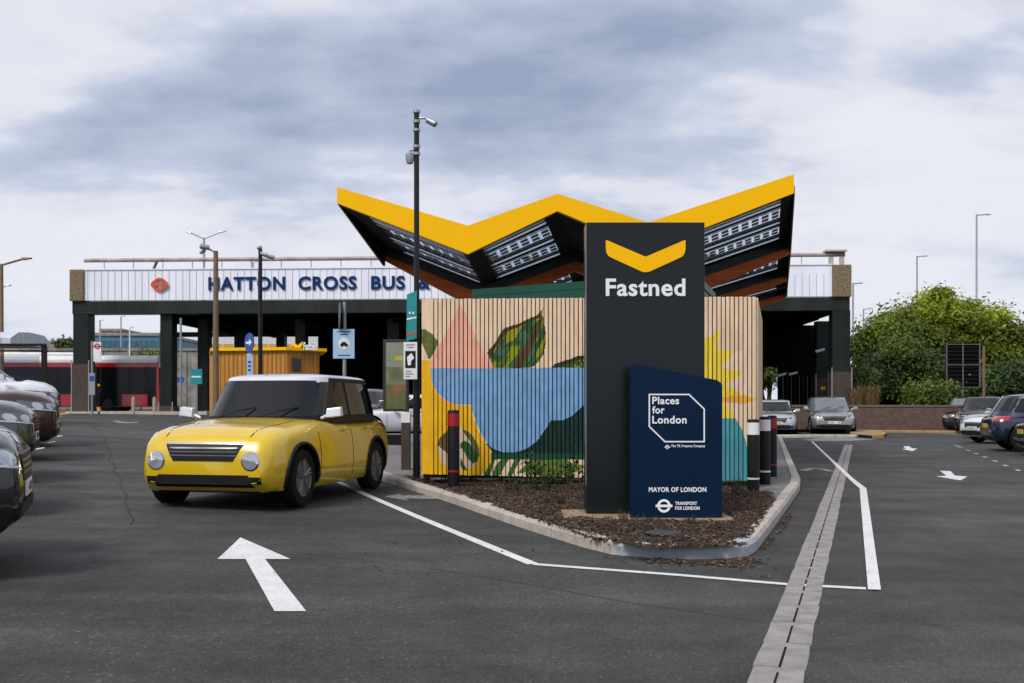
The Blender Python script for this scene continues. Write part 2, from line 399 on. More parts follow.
# ------------------------------------------------------------------ island: kerb, paving, mulch
kp = [(296, 446.5), (343, 462.5), (380, 480), (415, 491.5), (451, 503), (522, 528), (585, 548), (612, 554.5), (650, 558), (693, 559.5), (728, 558.5), (748, 556), (757, 550.5), (778, 522), (799.5, 491), (800.5, 484), (793, 466), (782.8, 441.5)]
K = [hit(*p).xy for p in kp]
K = [K[0]+(K[0]-K[1])*.6]+K+[K[-1]+(K[-1]-K[-2]).normalized()*3]
def offset(P, o):
    out = []
    for i, p in enumerate(P):
        d1 = (p-P[i-1]).normalized() if i else (P[1]-p).normalized(); d2 = (P[i+1]-p).normalized() if i < len(P)-1 else d1
        nn = Vector((-(d1+d2).y, (d1+d2).x)).normalized(); out.append(p+nn*o/max(.5, nn.dot(Vector((-d1.y, d1.x)))))
    return out
def kerb(name, P, mats, switch=None, h=.115, w=.135):
    a = [resample([P[i], P[i+1]], .915) for i in range(len(P)-1)]
    prof = [(0, -.02), (0, h-.035), (.022, h), (w, h), (w, -.02)]
    mb = MB()
    offs = {o: offset(P, o) for o in set(p[0] for p in prof)}
    for i in range(len(P)-1):
        n = max(1, int(round((P[i+1]-P[i]).length/.915)))
        for s in range(n):
            e = .007/(P[i+1]-P[i]).length
            t0, t1 = s/n+(e if s else 0), (s+1)/n-(e if s < n-1 else 0); v = []; jz = random.uniform(-.003, .003)
            for t in (t0, t1):
                for o, z in prof:
                    q = offs[o][i].lerp(offs[o][i+1], t); v.append((q.x, q.y, G(q.x, q.y)+z+jz))
            m = 1 if switch and switch[0] <= i < switch[1] else 0
            mb.add(v, [(0, 1, 6, 5), (1, 2, 7, 6), (2, 3, 8, 7), (3, 4, 9, 8), (4, 3, 2, 1, 0), (5, 6, 7, 8, 9)], m)
    return tag(mb.build(name, mats), kind='structure')
kerb('kerb', K, [M_kerb, M_kerb2], (8, 13))
inner = offset(K, .132)
ring_poly = inner+[Vector((inner[-1].x-2, inner[-1].y+4)), Vector((inner[0].x, inner[-1].y+4))]
def inside(p, P):
    r = False; j = len(P)-1
    for i in range(len(P)):
        if (P[i].y > p[1]) != (P[j].y > p[1]) and p[0] < (P[j].x-P[i].x)*(p[1]-P[i].y)/(P[j].y-P[i].y)+P[i].x: r = not r
        j = i
    return r
def paving_mat():
    m = bpy.data.materials.new('block_paving'); m.use_nodes = True; nt = m.node_tree; N = nt.nodes; L = nt.links; b = N['Principled BSDF']
    g = N.new('ShaderNodeNewGeometry'); br = N.new('ShaderNodeTexBrick'); br.inputs['Scale'].default_value = 2.2
    br.inputs['Color1'].default_value = (.15, .15, .155, 1); br.inputs['Color2'].default_value = (.20, .19, .185, 1); br.inputs['Mortar'].default_value = (.06, .06, .06, 1)
    br.inputs['Mortar Size'].default_value = .012
    n = N.new('ShaderNodeTexNoise'); n.inputs['Scale'].default_value = 3; n.inputs['Detail'].default_value = 6
    L.new(g.outputs['Position'], br.inputs[0]); L.new(g.outputs['Position'], n.inputs[0])
    mr = N.new('ShaderNodeMapRange'); mr.inputs[3].default_value = .7; mr.inputs[4].default_value = 1.3; L.new(n.outputs[0], mr.inputs[0])
    v = N.new('ShaderNodeVectorMath'); v.operation = 'SCALE'; L.new(br.outputs[0], v.inputs[0]); L.new(mr.outputs[0], v.inputs['Scale'])
    L.new(v.outputs[0], b.inputs['Base Color']); b.inputs['Roughness'].default_value = .85
    return m
bm = bmesh.new(); vv = [bm.verts.new((p.x, p.y, G(p.x, p.y)+.098)) for p in ring_poly]; f = bm.faces.new(vv)
bmesh.ops.triangulate(bm, faces=[f]); me = bpy.data.meshes.new('pavement'); bm.to_mesh(me); bm.free(); me.materials.append(paving_mat())
tag(link(bpy.data.objects.new('pavement', me)), kind='structure')
def hi(px, py): return hit(px, py, .11).xy
mpoly = [hi(418, 478)-Vector((.25, 0)), hi(428, 485), hi(470, 499)+Vector((0, .0)), hi(530, 519), hi(585, 537), hi(620, 545), hi(650, 548), hi(693, 549), hi(735, 547), hi(746, 544), hi(760, 525), hi(776, 500), hi(772, 494), hi(752, 489), Vector((3.5, 14.6)), Vector((-1.4, 14.9))]
mb = MB(); st = .07; idx = {}
x = -2.2; 
def mz(x, y):
    if X(560, 10.45) < x < X(733, 10.1) and 9.80 < y < 10.95: return G(x, y)+.096
    return G(x, y)+.100+.035*mnoise.noise(Vector((x*2.1, y*2.1, 0)))+.028*mnoise.noise(Vector((x*9, y*9, 3)))+.018
for ix in range(int(7/st)):
    for iy in range(int(7/st)):
        x0 = -2.6+ix*st; y0 = 8.0+iy*st
        if all(inside((x0+a*st, y0+b*st), mpoly) for a in (0, 1) for b in (0, 1)):
            q = []
            for a, b in ((0, 0), (1, 0), (1, 1), (0, 1)):
                k = (ix+a, iy+b)
                if k not in idx: idx[k] = len(mb.v); mb.v.append((x0+a*st, y0+b*st, mz(x0+a*st, y0+b*st)))
                q.append(idx[k])
            mb.f.append(q); mb.m.append(0); mb.c.append(None)
tag(mb.build('mulch_bed', M_mulch, smooth=True, recalc=False), kind='structure')
# bark chips
def chips(mb, n, region, zf, s0=.012, s1=.045):
    x0 = min(p.x for p in region); x1 = max(p.x for p in region); y0 = min(p.y for p in region); y1 = max(p.y for p in region); k = 0
    cols = [(.032, .018, .012), (.052, .029, .018), (.014, .009, .007), (.080, .046, .027), (.022, .015, .012), (.13, .085, .055), (.024, .014, .010)]
    while k < n:
        x = random.uniform(x0, x1); y = random.uniform(y0, y1)
        if not inside((x, y), region) or (X(562, 10.45) < x < X(733, 10.1) and 9.86 < y < 10.9 and random.random() < .93): continue
        k += 1; a = random.uniform(0, pi); l = random.uniform(s0, s1); w = l*random.uniform(.25, .5)
        R = Matrix.Rotation(a, 3, 'Z') @ Matrix.Rotation(random.uniform(-.6, .6), 3, 'X') @ Matrix.Rotation(random.uniform(-.5, .5), 3, 'Y')
        c = Vector((x, y, zf(x, y)+.008)); col = random.choice(cols)
        mb.add([c+R@Vector(q) for q in ((-l, -w, 0), (l, -w*.7, .003), (l*.8, w, .002), (-l*.9, w*.8, 0), (0, 0, .012))], [(0, 1, 4), (1, 2, 4), (2, 3, 4), (3, 0, 4)], 0, col)
M_chip = mat('bark_chip', (1, 1, 1), .9, var=.3, scale=30, attr='Col')
mb = MB(); chips(mb, 26000, mpoly, mz, .006, .028)
tag(mb.build('bark_chips', M_chip, recalc=False), 'brown bark mulch chips covering the planting bed', 'mulch', kind='stuff')
mb = MB()
chips(mb, 260, [p.xy for p in Hh((640, 560), (700, 562), (752, 558.5), (765, 562), (752, 569), (690, 565), (650, 564))], G, .01, .03)
chips(mb, 110, [p.xy for p in Hh((759, 551), (790, 512), (797, 515), (780, 535), (765, 551))], G, .01, .03)
chips(mb, 50, [p.xy for p in Hh((600, 556), (790, 560), (790, 580), (600, 566))], G, .008, .02)
chips(mb, 25, [p.xy for p in Hh((380, 520), (520, 535), (600, 570), (500, 600), (300, 560))], G, .006, .014)
tag(mb.build('spilled_bark', M_chip, recalc=False), 'loose bark crumbs spilled over the kerb onto asphalt', 'mulch', kind='stuff')
# plinth slab of the totem, and a small cover in the mulch
tz = 10.45; gz = G(.8, tz)
mb = MB(); mb.box(X(562, 10.45), X(733, 10.1), 9.86, 10.9, gz+.02, gz+.108); 
tag(mb.build('plinth_slab', M_slab, bevel=.01), kind='structure')
mb = MB(); p = hit(665, 537, .13); mb.lathe([(.0, 0), (.16, 0), (.16, .004), (0, .006)], 24, (p.x, p.y+.1, mz(p.x, p.y)+.012)); 
tag(mb.build('access_cover', mat('blue_grey_cover', (.035, .045, .06), .6), smooth=True), 'round dark inspection cover set in the mulch before navy sign', 'cover')

def tuft(px, py, h, n, label, group='weeds growing in the mulch bed'):
    p = hit(px, py, .13); t = thing('weed', label, 'plant', (p.x, p.y, mz(p.x, p.y)-.01), 0, group)
    mb = MB(); mb2 = MB()
    for _ in range(n):
        a = random.uniform(0, 2*pi); ln = h*random.uniform(.5, 1.1); sp = random.uniform(.1, .6); b = Vector((random.gauss(0, h*.25), random.gauss(0, h*.15), 0))
        tip = b+Vector((cos(a)*ln*sp, sin(a)*ln*sp, ln)); mb.tube([b, b.lerp(tip, .6)+Vector((0, 0, ln*.08)), tip], [.003, .002, .001], 4)
        for k in range(9):
            q = b.lerp(tip, random.uniform(.25, 1)); d1 = Vector((random.uniform(-1, 1), random.uniform(-1, 1), random.uniform(-.2, .8))).normalized()*h*.16; d2 = d1.cross(Vector((random.random(), random.random(), 1))).normalized()*h*.035
            g_ = random.uniform(.5, 1.3); mb2.add([q, q+d1*.5+d2, q+d1, q+d1*.5-d2], [(0, 1, 2, 3)], 0, (.035*g_, .065*g_, .016*g_))
    mb.build('stem', mat('weed_stem', (.06, .06, .02), .8), t, recalc=False); mb2.build('leaves', mat('weed_leaf', (1, 1, 1), .6, attr='Col'), t, recalc=False)
for a in ((488, 487, .16, 16, 'small low weed under the left part of the mural'), (512, 492, .20, 22, 'leafy weed below the blue mural shape'), (532, 489, .55, 12, 'tall wispy weed standing against the slatted fence'), (548, 492, .34, 18, 'bushy weed left of the anthracite totem'), (568, 490, .55, 16, 'tallest thin weed beside the anthracite totem'), (560, 503, .18, 16, 'short green weed near the totem foot'), (622, 523, .13, 14, 'tiny weed at the left corner of the navy sign'), (690, 526, .12, 12, 'tiny weed in front of the navy sign'), (737, 494, .2, 18, 'green weed between navy sign and black bollard'), (640, 524, .10, 10, 'tiny seedling before the navy sign'), (478, 494, .14, 12, 'low weed at the edge of the mulch')):
    tuft(*a)

# ------------------------------------------------------------------ slatted mural fence
FA = Vector((X(421.6, 14.1), 14.1)); FB = Vector((X(756.8, 13.8), 13.8)); FL = (FB-FA).length; FRZ = atan2((FB-FA).y, (FB-FA).x)
ZB0, ZB1 = Zh(474.3, 14.1), Zh(481, 13.8); ZT = 2.745
def inp(p, P):
    r = False; j = len(P)-1
    for i in range(len(P)):
        if (P[i][1] > p[1]) != (P[j][1] > p[1]) and p[0] < (P[j][0]-P[i][0])*(p[1]-P[i][1])/(P[j][1]-P[i][1])+P[i][0]: r = not r
        j = i
    return r
# mural shapes in panel units: u from 422 (left edge) to 757 (right edge), v from 299 (top) to 480 (bottom)
TIMB = (.70, .53, .37)
yel_l = [(421, 360), (431, 360), (431, 369), (432.5, 383), (438, 394), (449, 402.5), (460, 405), (472, 405.5), (475, 418), (480, 432), (487, 443), (493, 451), (492.5, 463), (487, 471), (479, 477.5), (424, 477), (421.5, 470)]
salmon = [(461, 304), (455, 316), (449, 329), (443, 340), (436, 350), (432, 360), (431, 368.5), (496, 368.5), (489, 357), (482, 346), (474, 330), (467, 314)]
blue = [(431, 368), (587, 368), (626, 368), (618, 388), (587, 404), (574, 416), (564, 420.5), (553, 420), (547, 430), (539, 441), (531, 447), (524, 450.5), (513, 453), (503, 452), (493, 448), (484, 437), (478, 423), (474, 412), (472, 405), (460, 405), (449, 402), (438, 393), (432.5, 382)]
dkgreen = [(487, 444), (587, 400), (640, 400), (640, 459.5), (494, 459.5), (493, 451)]
midgreen = [(493, 453), (627, 453), (626, 459.5), (493, 459.5)]
leaf1 = [(488.5, 353), (491, 349), (496, 344), (500, 337), (505, 329), (512, 326), (520, 324), (530, 319), (538, 316), (543, 311), (545.5, 308), (544, 314), (546, 320), (547.5, 330), (548, 343), (546, 353), (542, 360), (536, 366), (530, 369), (495, 369), (492, 360)]
stem1 = [(544, 312), (545.5, 318), (540, 335), (533, 350), (526, 362), (521, 369), (514, 369), (519, 358), (527, 344), (536, 331), (541, 320)]
edge1 = [(488.5, 353), (496, 344), (505, 329), (520, 323.5), (538, 315.5), (545, 308), (541, 318), (530, 322), (520, 327), (508, 332), (500, 343), (494, 352), (496, 360)]
leaf2 = [(551, 369), (557, 364), (562, 362), (572, 359), (580, 356), (590, 355), (590, 369)]
leaf2e = [(551, 369), (557, 364), (562, 362), (572, 359), (580, 356), (590, 355), (590, 358), (578, 361), (566, 365), (558, 369)]
leaf3 = [(421, 329.5), (426, 329.5), (433, 334), (439.5, 342.5), (436, 350), (431, 358.5), (429, 359), (421, 340)]
egg = [(437, 446), (441, 437), (449, 430), (462, 428), (472, 433), (478, 441), (481.5, 452), (478, 464), (468, 470), (452, 470), (442, 462)]
eggl1 = [(437, 444), (440, 437), (449, 430), (453, 430), (452, 456), (444, 450)]
eggl2 = [(461, 444), (466, 440.5), (471, 443), (475, 450), (480.5, 455), (479, 461), (474, 464), (468, 457), (464, 449), (461, 448)]
eggl3 = [(463, 429), (468, 430.5), (475, 437), (480, 446), (481, 456), (476, 452), (471, 441), (465, 433)]
eggl4 = [(461, 457), (464, 462), (469, 471), (465, 471), (461, 465)]
bot1 = [(484, 478), (488, 468), (493, 460), (497, 459), (494, 468), (491, 478)]
bot2 = [(493, 478), (497, 466), (503, 459), (511, 459), (506, 467), (500, 478)]
bot3 = [(508, 478), (512, 468), (517, 459), (523, 459), (517, 469), (513, 478)]
bot4 = [(519, 473), (526, 466), (532, 459.5), (568, 459.5), (575, 463), (588, 466), (582, 470), (570, 475), (557, 478.5), (544, 477), (532, 473)]
sun = [(640, 405), (652, 392), (628, 385), (655, 378), (632, 360), (660, 362), (648, 338), (670, 350), (675, 326), (686, 346), (700, 332), (702, 337), (704.5, 338), (713, 336.5), (722.5, 328.5), (720, 338), (716.5, 349), (726, 350), (735.5, 351), (729, 360), (720.5, 367), (731, 370), (743, 372), (735, 379), (726, 384.5), (738, 392), (757, 398.5), (752, 401.5), (740, 401), (724, 402), (731, 410), (737, 418.5), (645, 418.5)]
orange = [(722, 397), (745, 395), (756, 400), (745, 404), (722, 402)]
teal = [(625, 482), (628, 450), (636, 430), (646, 418.4), (660, 418), (736, 418), (742, 428), (746.5, 442), (749, 460), (749, 482)]
def brush(u, v, s=.05): return mnoise.noise(Vector((u*s, v*s, 1.7)))
def mural(u, v):
    n1 = mnoise.noise(Vector((u*.3, v*.05, 9.)))
    def sc(c, k): return tuple(x*k for x in c)
    if inp((u, v), blue): return sc((.17, .33, .56), 1+.12*brush(u, v, .12)+.08*n1)
    if inp((u, v), salmon): return sc((.72, .36, .26), (1+.1*brush(u, v, .1))*(1.05 if v > 346 else 1))
    if inp((u, v), egg):
        if inp((u, v), eggl1): return sc((.10, .075, .03), 1+.3*n1)
        if inp((u, v), eggl2): return sc((.03, .085, .03), 1+.3*n1)
        if inp((u, v), eggl3): return sc((.10, .11, .035), 1+.4*n1)
        if inp((u, v), eggl4): return (.05, .08, .03)
        return sc((.55, .42, .30), 1+.1*n1)
    if inp((u, v), yel_l): return sc((.72, .40, .012), 1+.08*brush(u, v, .08))
    if inp((u, v), leaf1):
        if inp((u, v), edge1): return sc((.060, .040, .02), 1+.4*n1)
        if inp((u, v), stem1): return sc((.085, .050, .025), 1+.4*n1)
        k = mnoise.noise(Vector(((u+v*.55)*.16, (v-u*.2)*.05, 4)))
        if k > .18: return (.26, .25, .012)
        if k > .02: return (.07, .13, .025)
        return sc((.030, .085, .035), 1+.3*n1) if k > -.25 else (.06, .13, .075)
    if inp((u, v), leaf2): return (.04, .035, .015) if inp((u, v), leaf2e) else ((.30, .28, .01) if brush(u*2, v, .2) > .12 and u > 570 else (.035, .09, .03))
    if inp((u, v), leaf3): return sc((.105, .125, .035), 1+.3*brush(u, v, .3))
    if inp((u, v), midgreen): return sc((.012, .065, .038), 1+.2*n1)
    if inp((u, v), dkgreen):
        r = mnoise.noise(Vector((u*.9, v*.9, 2)))
        return (.10, .05, .03) if r > .52 and 540 < u < 585 else sc((.008, .030, .026), 1+.3*n1)
    for P in (bot1, bot2, bot3):
        if inp((u, v), P): return sc((.05, .12, .035), 1+.4*n1)
    if inp((u, v), bot4): return sc((.10, .16, .028), 1+.35*brush(u, v, .2))
    if u > 586 and inp((u, v), orange) : return (.70, .34, .06)
    if u > 586 and inp((u, v), sun): return sc((.72, .54, .05), 1+.1*n1)
    if u > 586 and inp((u, v), teal): return sc((.055, .26, .31), 1+.15*n1)
    if 716 < u < 744 and 329 < v < 351: return (.66, .47, .34)
    if v < 459 and v > 453 and u > 493 and u < 600: return (.012, .065, .038)
    # bare timber: each board its own tone
    return sc(TIMB, 1+.08*n1+.06*mnoise.noise(Vector((u*7.3, 0, 0))))
fen = thing('slatted_fence', 'timber slat enclosure painted with colourful leaf, mountain and sunflower mural', 'fence', (FA.x, FA.y, 0), FRZ)
mb = MB(); pitch = .0596; nsl = int(FL/pitch); pitch = FL/nsl; sw = .0455
for i in range(nsl):
    x0 = i*pitch; wide = (i < 2); x1 = x0+(pitch if wide else sw); u0 = 422+(x0+x1)/2/FL*335
    t = (x0/FL); zb = ZB0+(ZB1-ZB0)*t+random.uniform(-.004, .004); zt = ZT+random.uniform(-.004, .004); NR = 180; d0 = random.uniform(0, .004)
    vs = []; fs_ = []
    for r in range(NR+1):
        z = zb+(zt-zb)*r/NR
        vs += [(x0, d0, z), (x1, d0, z)]
    NC = 5
    for r in range(NR):
        za = zb+(zt-zb)*r/NR; zc = zb+(zt-zb)*(r+1)/NR; z = (za+zc)/2
        yv = HOR-(z-EYE)*F/(14.1-.3*t)
        for c in range(NC):
            xa = x0+(x1-x0)*c/NC; xb = x0+(x1-x0)*(c+1)/NC
            mb.add([(xa, d0, za), (xb, d0, za), (xb, d0, zc), (xa, d0, zc)], [(0, 1, 2, 3)], 0, mural(422+(xa+xb)/2/FL*335, yv))
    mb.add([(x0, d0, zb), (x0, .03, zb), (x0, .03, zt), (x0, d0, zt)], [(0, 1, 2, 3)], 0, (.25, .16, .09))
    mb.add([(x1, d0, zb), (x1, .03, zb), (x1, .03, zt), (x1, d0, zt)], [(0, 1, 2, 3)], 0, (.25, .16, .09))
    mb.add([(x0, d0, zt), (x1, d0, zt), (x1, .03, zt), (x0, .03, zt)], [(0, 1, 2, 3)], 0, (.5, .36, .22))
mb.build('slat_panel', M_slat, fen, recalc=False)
def loc2(v, o=FA, rz=FRZ):
    d = Vector(v)-o; return Vector((d.x*cos(rz)+d.y*sin(rz), -d.x*sin(rz)+d.y*cos(rz)))
# side panels
BR = loc2((4.42, 17.7)); BL = loc2((-.1, 18.0))
for nm, A, B, zb in (('side_panel', Vector((FL, 0)), BR, ZB1), ('side_panel', Vector((0, .0)), BL, ZB0)):
    mb = MB(); L = (B-A).length; d = (B-A)/L; nn = Vector((d.y, -d.x)); k = int(L/.06)
    for i in range(k):
        a = A+d*(i*.06+.045); b = a+d*.042; th = nn*.014
        q = [a-th, b-th, b+th, a+th]; jz = random.uniform(-.004, .004)
        col = tuple(c*random.uniform(.85, 1.1) for c in TIMB)
        if i > k-4 and A.x > 1: col = (.6, .42, .05)
        mb.add([(p.x, p.y, zb) for p in q]+[(p.x, p.y, ZT+jz-.01) for p in q], [(0, 1, 2, 3), (4, 5, 6, 7), (0, 1, 5, 4), (1, 2, 6, 5), (2, 3, 7, 6), (3, 0, 4, 7)], 0, col)
    mb.build(nm, M_slat, fen)
mb = MB()
mb.box(.02, FL-.02, .034, .05, ZB1+.02, ZT-.03)  # dark sheet added behind the slats so the gaps read as shade
for z in (.35, 1.4, 2.5): mb.box(.01, FL-.01, .052, .10, z, z+.09)
for xx in (.03, FL/2, FL-.09): mb.box(xx, xx+.07, .052, .12, .12, ZT-.02)
mb.build('frame_and_gap_shade', mat('gap_shade_dark', (.018, .014, .010), .9, spec=.1), fen)

# green cabinet inside the enclosure
P4 = [(-.68, 17.3), (2.78, 15.15), (3.62, 17.9), (.35, 19.5)]
cab = thing('green_cabinet', 'dark green metal substation cabinet showing above the mural fence', 'cabinet', (1, 17, .15))
mb = MB(); lo = [(x-1, y-17, 0) for x, y in P4]; hi_ = [(x-1, y-17, 3.10) for x, y in P4]; mb.hexa(lo, [(x, y, 2.98) for x, y, z in lo]); mb.build('body', M_green, cab)
mb = MB(); mb.hexa([(x*1.01, y*1.01, 2.982) for x, y, z in lo], [(x*1.01, y*1.01, 3.10) for x, y, z in lo]); mb.build('roof', M_green, cab)

# ------------------------------------------------------------------ totem
def chevron(name, parent, x0, x1, zt, zb, y, m, depth=.012):
    w = x1-x0; h = zt-zb; cxx = (x0+x1)/2
    pts = [(0, 0), (0, -.28), (.01, -.40), (.035, -.50), (.075, -.555), (.44, -.97), (.47, -.995), (.50, -1), (.53, -.995), (.56, -.97), (.925, -.555), (.965, -.50), (.99, -.40), (1, -.28), (1, 0), (.985, -.005), (.51, -.51), (.5, -.515), (.49, -.51), (.015, -.005)]
    pts = [(x0+w*a, zt+h*b) for a, b in pts]
    mb = MB(); mb.prism(pts, 'y', y-depth, y); return mb.build(name, m, parent)
TZ = 10.45; xl, xr = X(586.3, TZ), X(704.7, TZ); tw = xr-xl; zt = Zh(222.3, TZ); base = gz+.109
tot = thing('totem_sign', 'tall anthracite totem with yellow chevron and white Fastned lettering', 'sign', ((xl+xr)/2, TZ, base))
mb = MB(); mb.box(-tw/2, tw/2, 0, .34, 0, zt-base); mb.build('panel', M_anth, tot, bevel=.006)
mb = MB(); mb.box(-tw/2-.004, -tw/2+.0, .003, .05, .3, zt-base-.01); mb.build('edge_trim', M_galv, tot)
lx = lambda px: X(px, TZ)-(xl+xr)/2; lz = lambda py: Zh(py, TZ)-base
chevron('logo', tot, lx(605.7), lx(685.3), lz(240.3), lz(272.3), -.002, M_yel)
text('Fastned', lx(685.2)-lx(605.7), 'lettering', M_white, tot, (lx(605.7), -.003, lz(296.3)), height=lz(279)-lz(296.6), bold=.022, space=1.06)

# navy sign in front
NZ = 10.08; n0, n1 = X(630.5, NZ), X(722.3, NZ); nb = base
nav = thing('navy_sign', 'navy blue board with sloping top reading Places for London', 'sign', (n0, NZ, nb))
nx = lambda px: X(px, NZ)-n0; nz = lambda py: Zh(py, NZ)-nb
out = [(nx(630.5), 0), (nx(722.3), 0)]+[(nx(722.3), nz(386))]+[(nx(722.3)-.045+.045*cos(a), nz(386)+.045*sin(a)) for a in (.4, .8, 1.2)]+[(nx(717.5), nz(380.2)), (nx(636), nz(364))]+[(nx(630.5)+.045-.045*sin(a), nz(369)+.047*cos(a)) for a in (.3, .8, 1.3)]+[(nx(630.5), nz(369.5))]
mb = MB(); mb.prism(out, 'y', 0, .09); mb.build('panel', M_navy, nav)
# white outline around the lettering
mb = MB()
fr = [(648.6, 393.8), (689.2, 393.8), (704.8, 408.8), (704.8, 442.3), (664.6, 442.3), (648.6, 426.8)]
P = [(nx(a), nz(b)) for a, b in fr]; cxm = sum(p[0] for p in P)/6; czm = sum(p[1] for p in P)/6; wl = .0135
Q = []
for i in range(6):
    a = Vector(P[i-1]); b = Vector(P[i]); c = Vector(P[(i+1) % 6]); d1 = (b-a).normalized(); d2 = (c-b).normalized(); nn = (Vector((d1.y, -d1.x))+Vector((d2.y, -d2.x))).normalized(); Q.append(b+nn*wl/max(.5, nn.dot(Vector((d1.y, -d1.x)))))
v = [(p[0], y, p[1]) for y in (-.006, -.001) for p in P]+[(q.x, y, q.y) for y in (-.006, -.001) for q in Q]
fs_ = []
for i in range(6):
    j = (i+1) % 6; fs_ += [(i, j, 12+j, 12+i), (i, 6+i, 6+j, j), (12+i, 12+j, 18+j, 18+i)]
mb.add(v, fs_); mb.build('outline', M_white, nav)
text('Places', nx(679)-nx(652.2), 'lettering', M_white, nav, (nx(652.2), -.002, nz(404.3)), height=nz(397)-nz(404.5), bold=.022, depth=.006)
text('for', nx(664.5)-nx(652.2), 'lettering', M_white, nav, (nx(652.2), -.002, nz(413.6)), height=nz(406.3)-nz(413.8), bold=.022, depth=.006)
text('London', nx(686.5)-nx(652.2), 'lettering', M_white, nav, (nx(652.2), -.002, nz(423.6)), height=nz(416)-nz(423.8), bold=.022, depth=.006)
text('The TfL Property Company', nx(705)-nx(671), 'lettering', M_white, nav, (nx(671), -.002, nz(447.9)), bold=.02, depth=.005, height=nz(445.3)-nz(448.6))
def roundel(cx, cz, r, parent, y=-.002, m=M_white, bar=1.42):
    mb = MB(); ring(mb, cx, cz, r, r*.64, y-.004, y)
    mb.box(cx-r*bar, cx+r*bar, y-.008, y-.0045, cz-r*.19, cz+r*.19); return mb.build('roundel', m, parent)
roundel(nx(667.3), nz(447), (nx(669.3)-nx(665.3))/2, nav)
text('MAYOR OF LONDON', nx(706.2)-nx(648.8), 'lettering', M_white, nav, (nx(648.8), -.002, nz(492.0)), height=nz(487.2)-nz(492.1), bold=.025, depth=.006)
roundel(nx(663.9), nz(505.8), (nx(670.6)-nx(657.2))/2, nav, bar=1.25)
text('TRANSPORT', nx(697)-nx(675), 'lettering', M_white, nav, (nx(675), -.002, nz(504.9)), height=nz(501.7)-nz(505), bold=.025, depth=.005)
text('FOR LONDON', nx(699.5)-nx(675), 'lettering', M_white, nav, (nx(675), -.002, nz(509.8)), height=nz(506.5)-nz(509.9), bold=.025, depth=.005)

# ------------------------------------------------------------------ bollards
def bollard(px, pyb, pyt, wpx, band, label, dz=.10):
    p = hit(px, pyb, dz); r = wpx*p.y/F/2; h = (pyb-pyt)*p.y/F
    t = thing('bollard', label, 'bollard', (p.x, (p.y+r) if px > 500 else 13.55, p.z-.0), 0, 'bollards around the mural fence')
    MB().lathe([(r, -.06), (r, h-.03), (r*.93, h-.01), (r*.7, h), (0, h)], 24).build('post', M_black, t, smooth=True)
    MB().lathe([(r+.002, h*.79), (r+.002, h*.955)], 24).build('reflective_band', band, t, smooth=True)
    MB().lathe([(r+.002, h*.18), (r+.002, h*.205)], 24).build('reflective_band', band, t, smooth=True)
bollard(754.8, 493, 419.3, 12, M_whband, 'nearest black bollard with white band at the fence corner')
bollard(766.3, 484.7, 416.6, 11, M_whband, 'second black bollard with white band, between white and red banded ones')
bollard(773.3, 477, 415.5, 9.6, M_redband, 'black bollard with red band behind the white banded pair')
bollard(455.6, 482.6, 409.8, 11.6, M_redband, 'black bollard with red band in front of the yellow mural patch', .14)
for px, pb, lb in ((406, 470, 'brown bollard with white collar on pavement left of the mural'), (351, 454, 'dark brown bollard at the far pavement edge near sign post')):
    p = hit(px, pb, .10); t = thing('timber_bollard', lb, 'bollard', p, 0, 'brown bollards on the pavement')
    mb = MB(); mb.box(-.075, .075, -.075, .075, -.05, .90); mb.build('post', M_brownclad, t, bevel=.01)
    mb = MB(); mb.box(-.079, .079, -.079, .079, .80, .97); mb.build('collar', M_whband if px > 380 else M_brownclad, t, bevel=.01)
p = hit(406, 471, .1)+Vector((-.05, -1.0, 0)); 

# ------------------------------------------------------------------ canopy
Z1 = 18.0; XI = [-.175, -.0442, .0454, .1365, .282]; DI = [.046, .033, .13, .19, .265]
SB = [.202, .151, .194, .1554, .212]; ST = [.218, .1794, .2114, .1827, .2308]
SB = [s*Z1+EYE for s in SB]; ST = [s*Z1+EYE for s in ST]; ZK = [Z1, Z1*1.27, Z1*1.54, Z1*1.80]
can = thing('charging_canopy', 'zigzag charging canopy with bright yellow fascia, timber beams and solar roof', 'canopy', (1, Z1, 0))
def CP(i, z):
    x = XI[i]*Z1+DI[i]*(z-Z1)
    if i == 0 and z > 1.27*Z1: x = -.1626*Z1+.2875*(min(z, 1.54*Z1)-1.27*Z1)+.115*max(0, z-1.54*Z1)
    return Vector((x-1, z-Z1, SB[i]))
def CS(i, a, z, dz=0): return CP(i, z).lerp(CP(i+1, z), a)+Vector((0, 0, dz))
mb = MB()
for i in range(4):
    a = CP(i, Z1); b = CP(i+1, Z1); at = Vector((a.x, a.y, ST[i])); bt = Vector((b.x, b.y, ST[i+1])); o = Vector((0, .14, 0))
    e = Vector((0, .003*i, 0))
    mb.add([a, b, bt, at, a+o, b+o, bt+o, at+o], [(0, 1, 2, 3), (7, 6, 5, 4), (3, 2, 6, 7), (0, 4, 5, 1)]+([(0, 3, 7, 4)] if i == 0 else [])+([(1, 5, 6, 2)] if i == 3 else []))
mb.build('fascia', M_yel, can)
PV = [(.24, .97), (.16, .85), (.30, .93), (.05, .91)]
M_rail = bpy.data.materials.new('translucent_backsheet'); M_rail.use_nodes = True
_n = M_rail.node_tree.nodes; _t = _n.new('ShaderNodeBsdfTranslucent'); _t.inputs[0].default_value = (.75, .78, .82, 1); M_rail.node_tree.links.new(_t.outputs[0], _n['Material Output'].inputs[0])
blk = MB(); cell = MB(); rail = MB(); glass = MB()
def slab(mb, i, a0, a1, z0, z1, d0, d1):
    q = [CS(i, a0, z0), CS(i, a1, z0), CS(i, a1, z1), CS(i, a0, z1)]
    mb.hexa([p+Vector((0, 0, d0)) for p in q], [p+Vector((0, 0, d1)) for p in q])
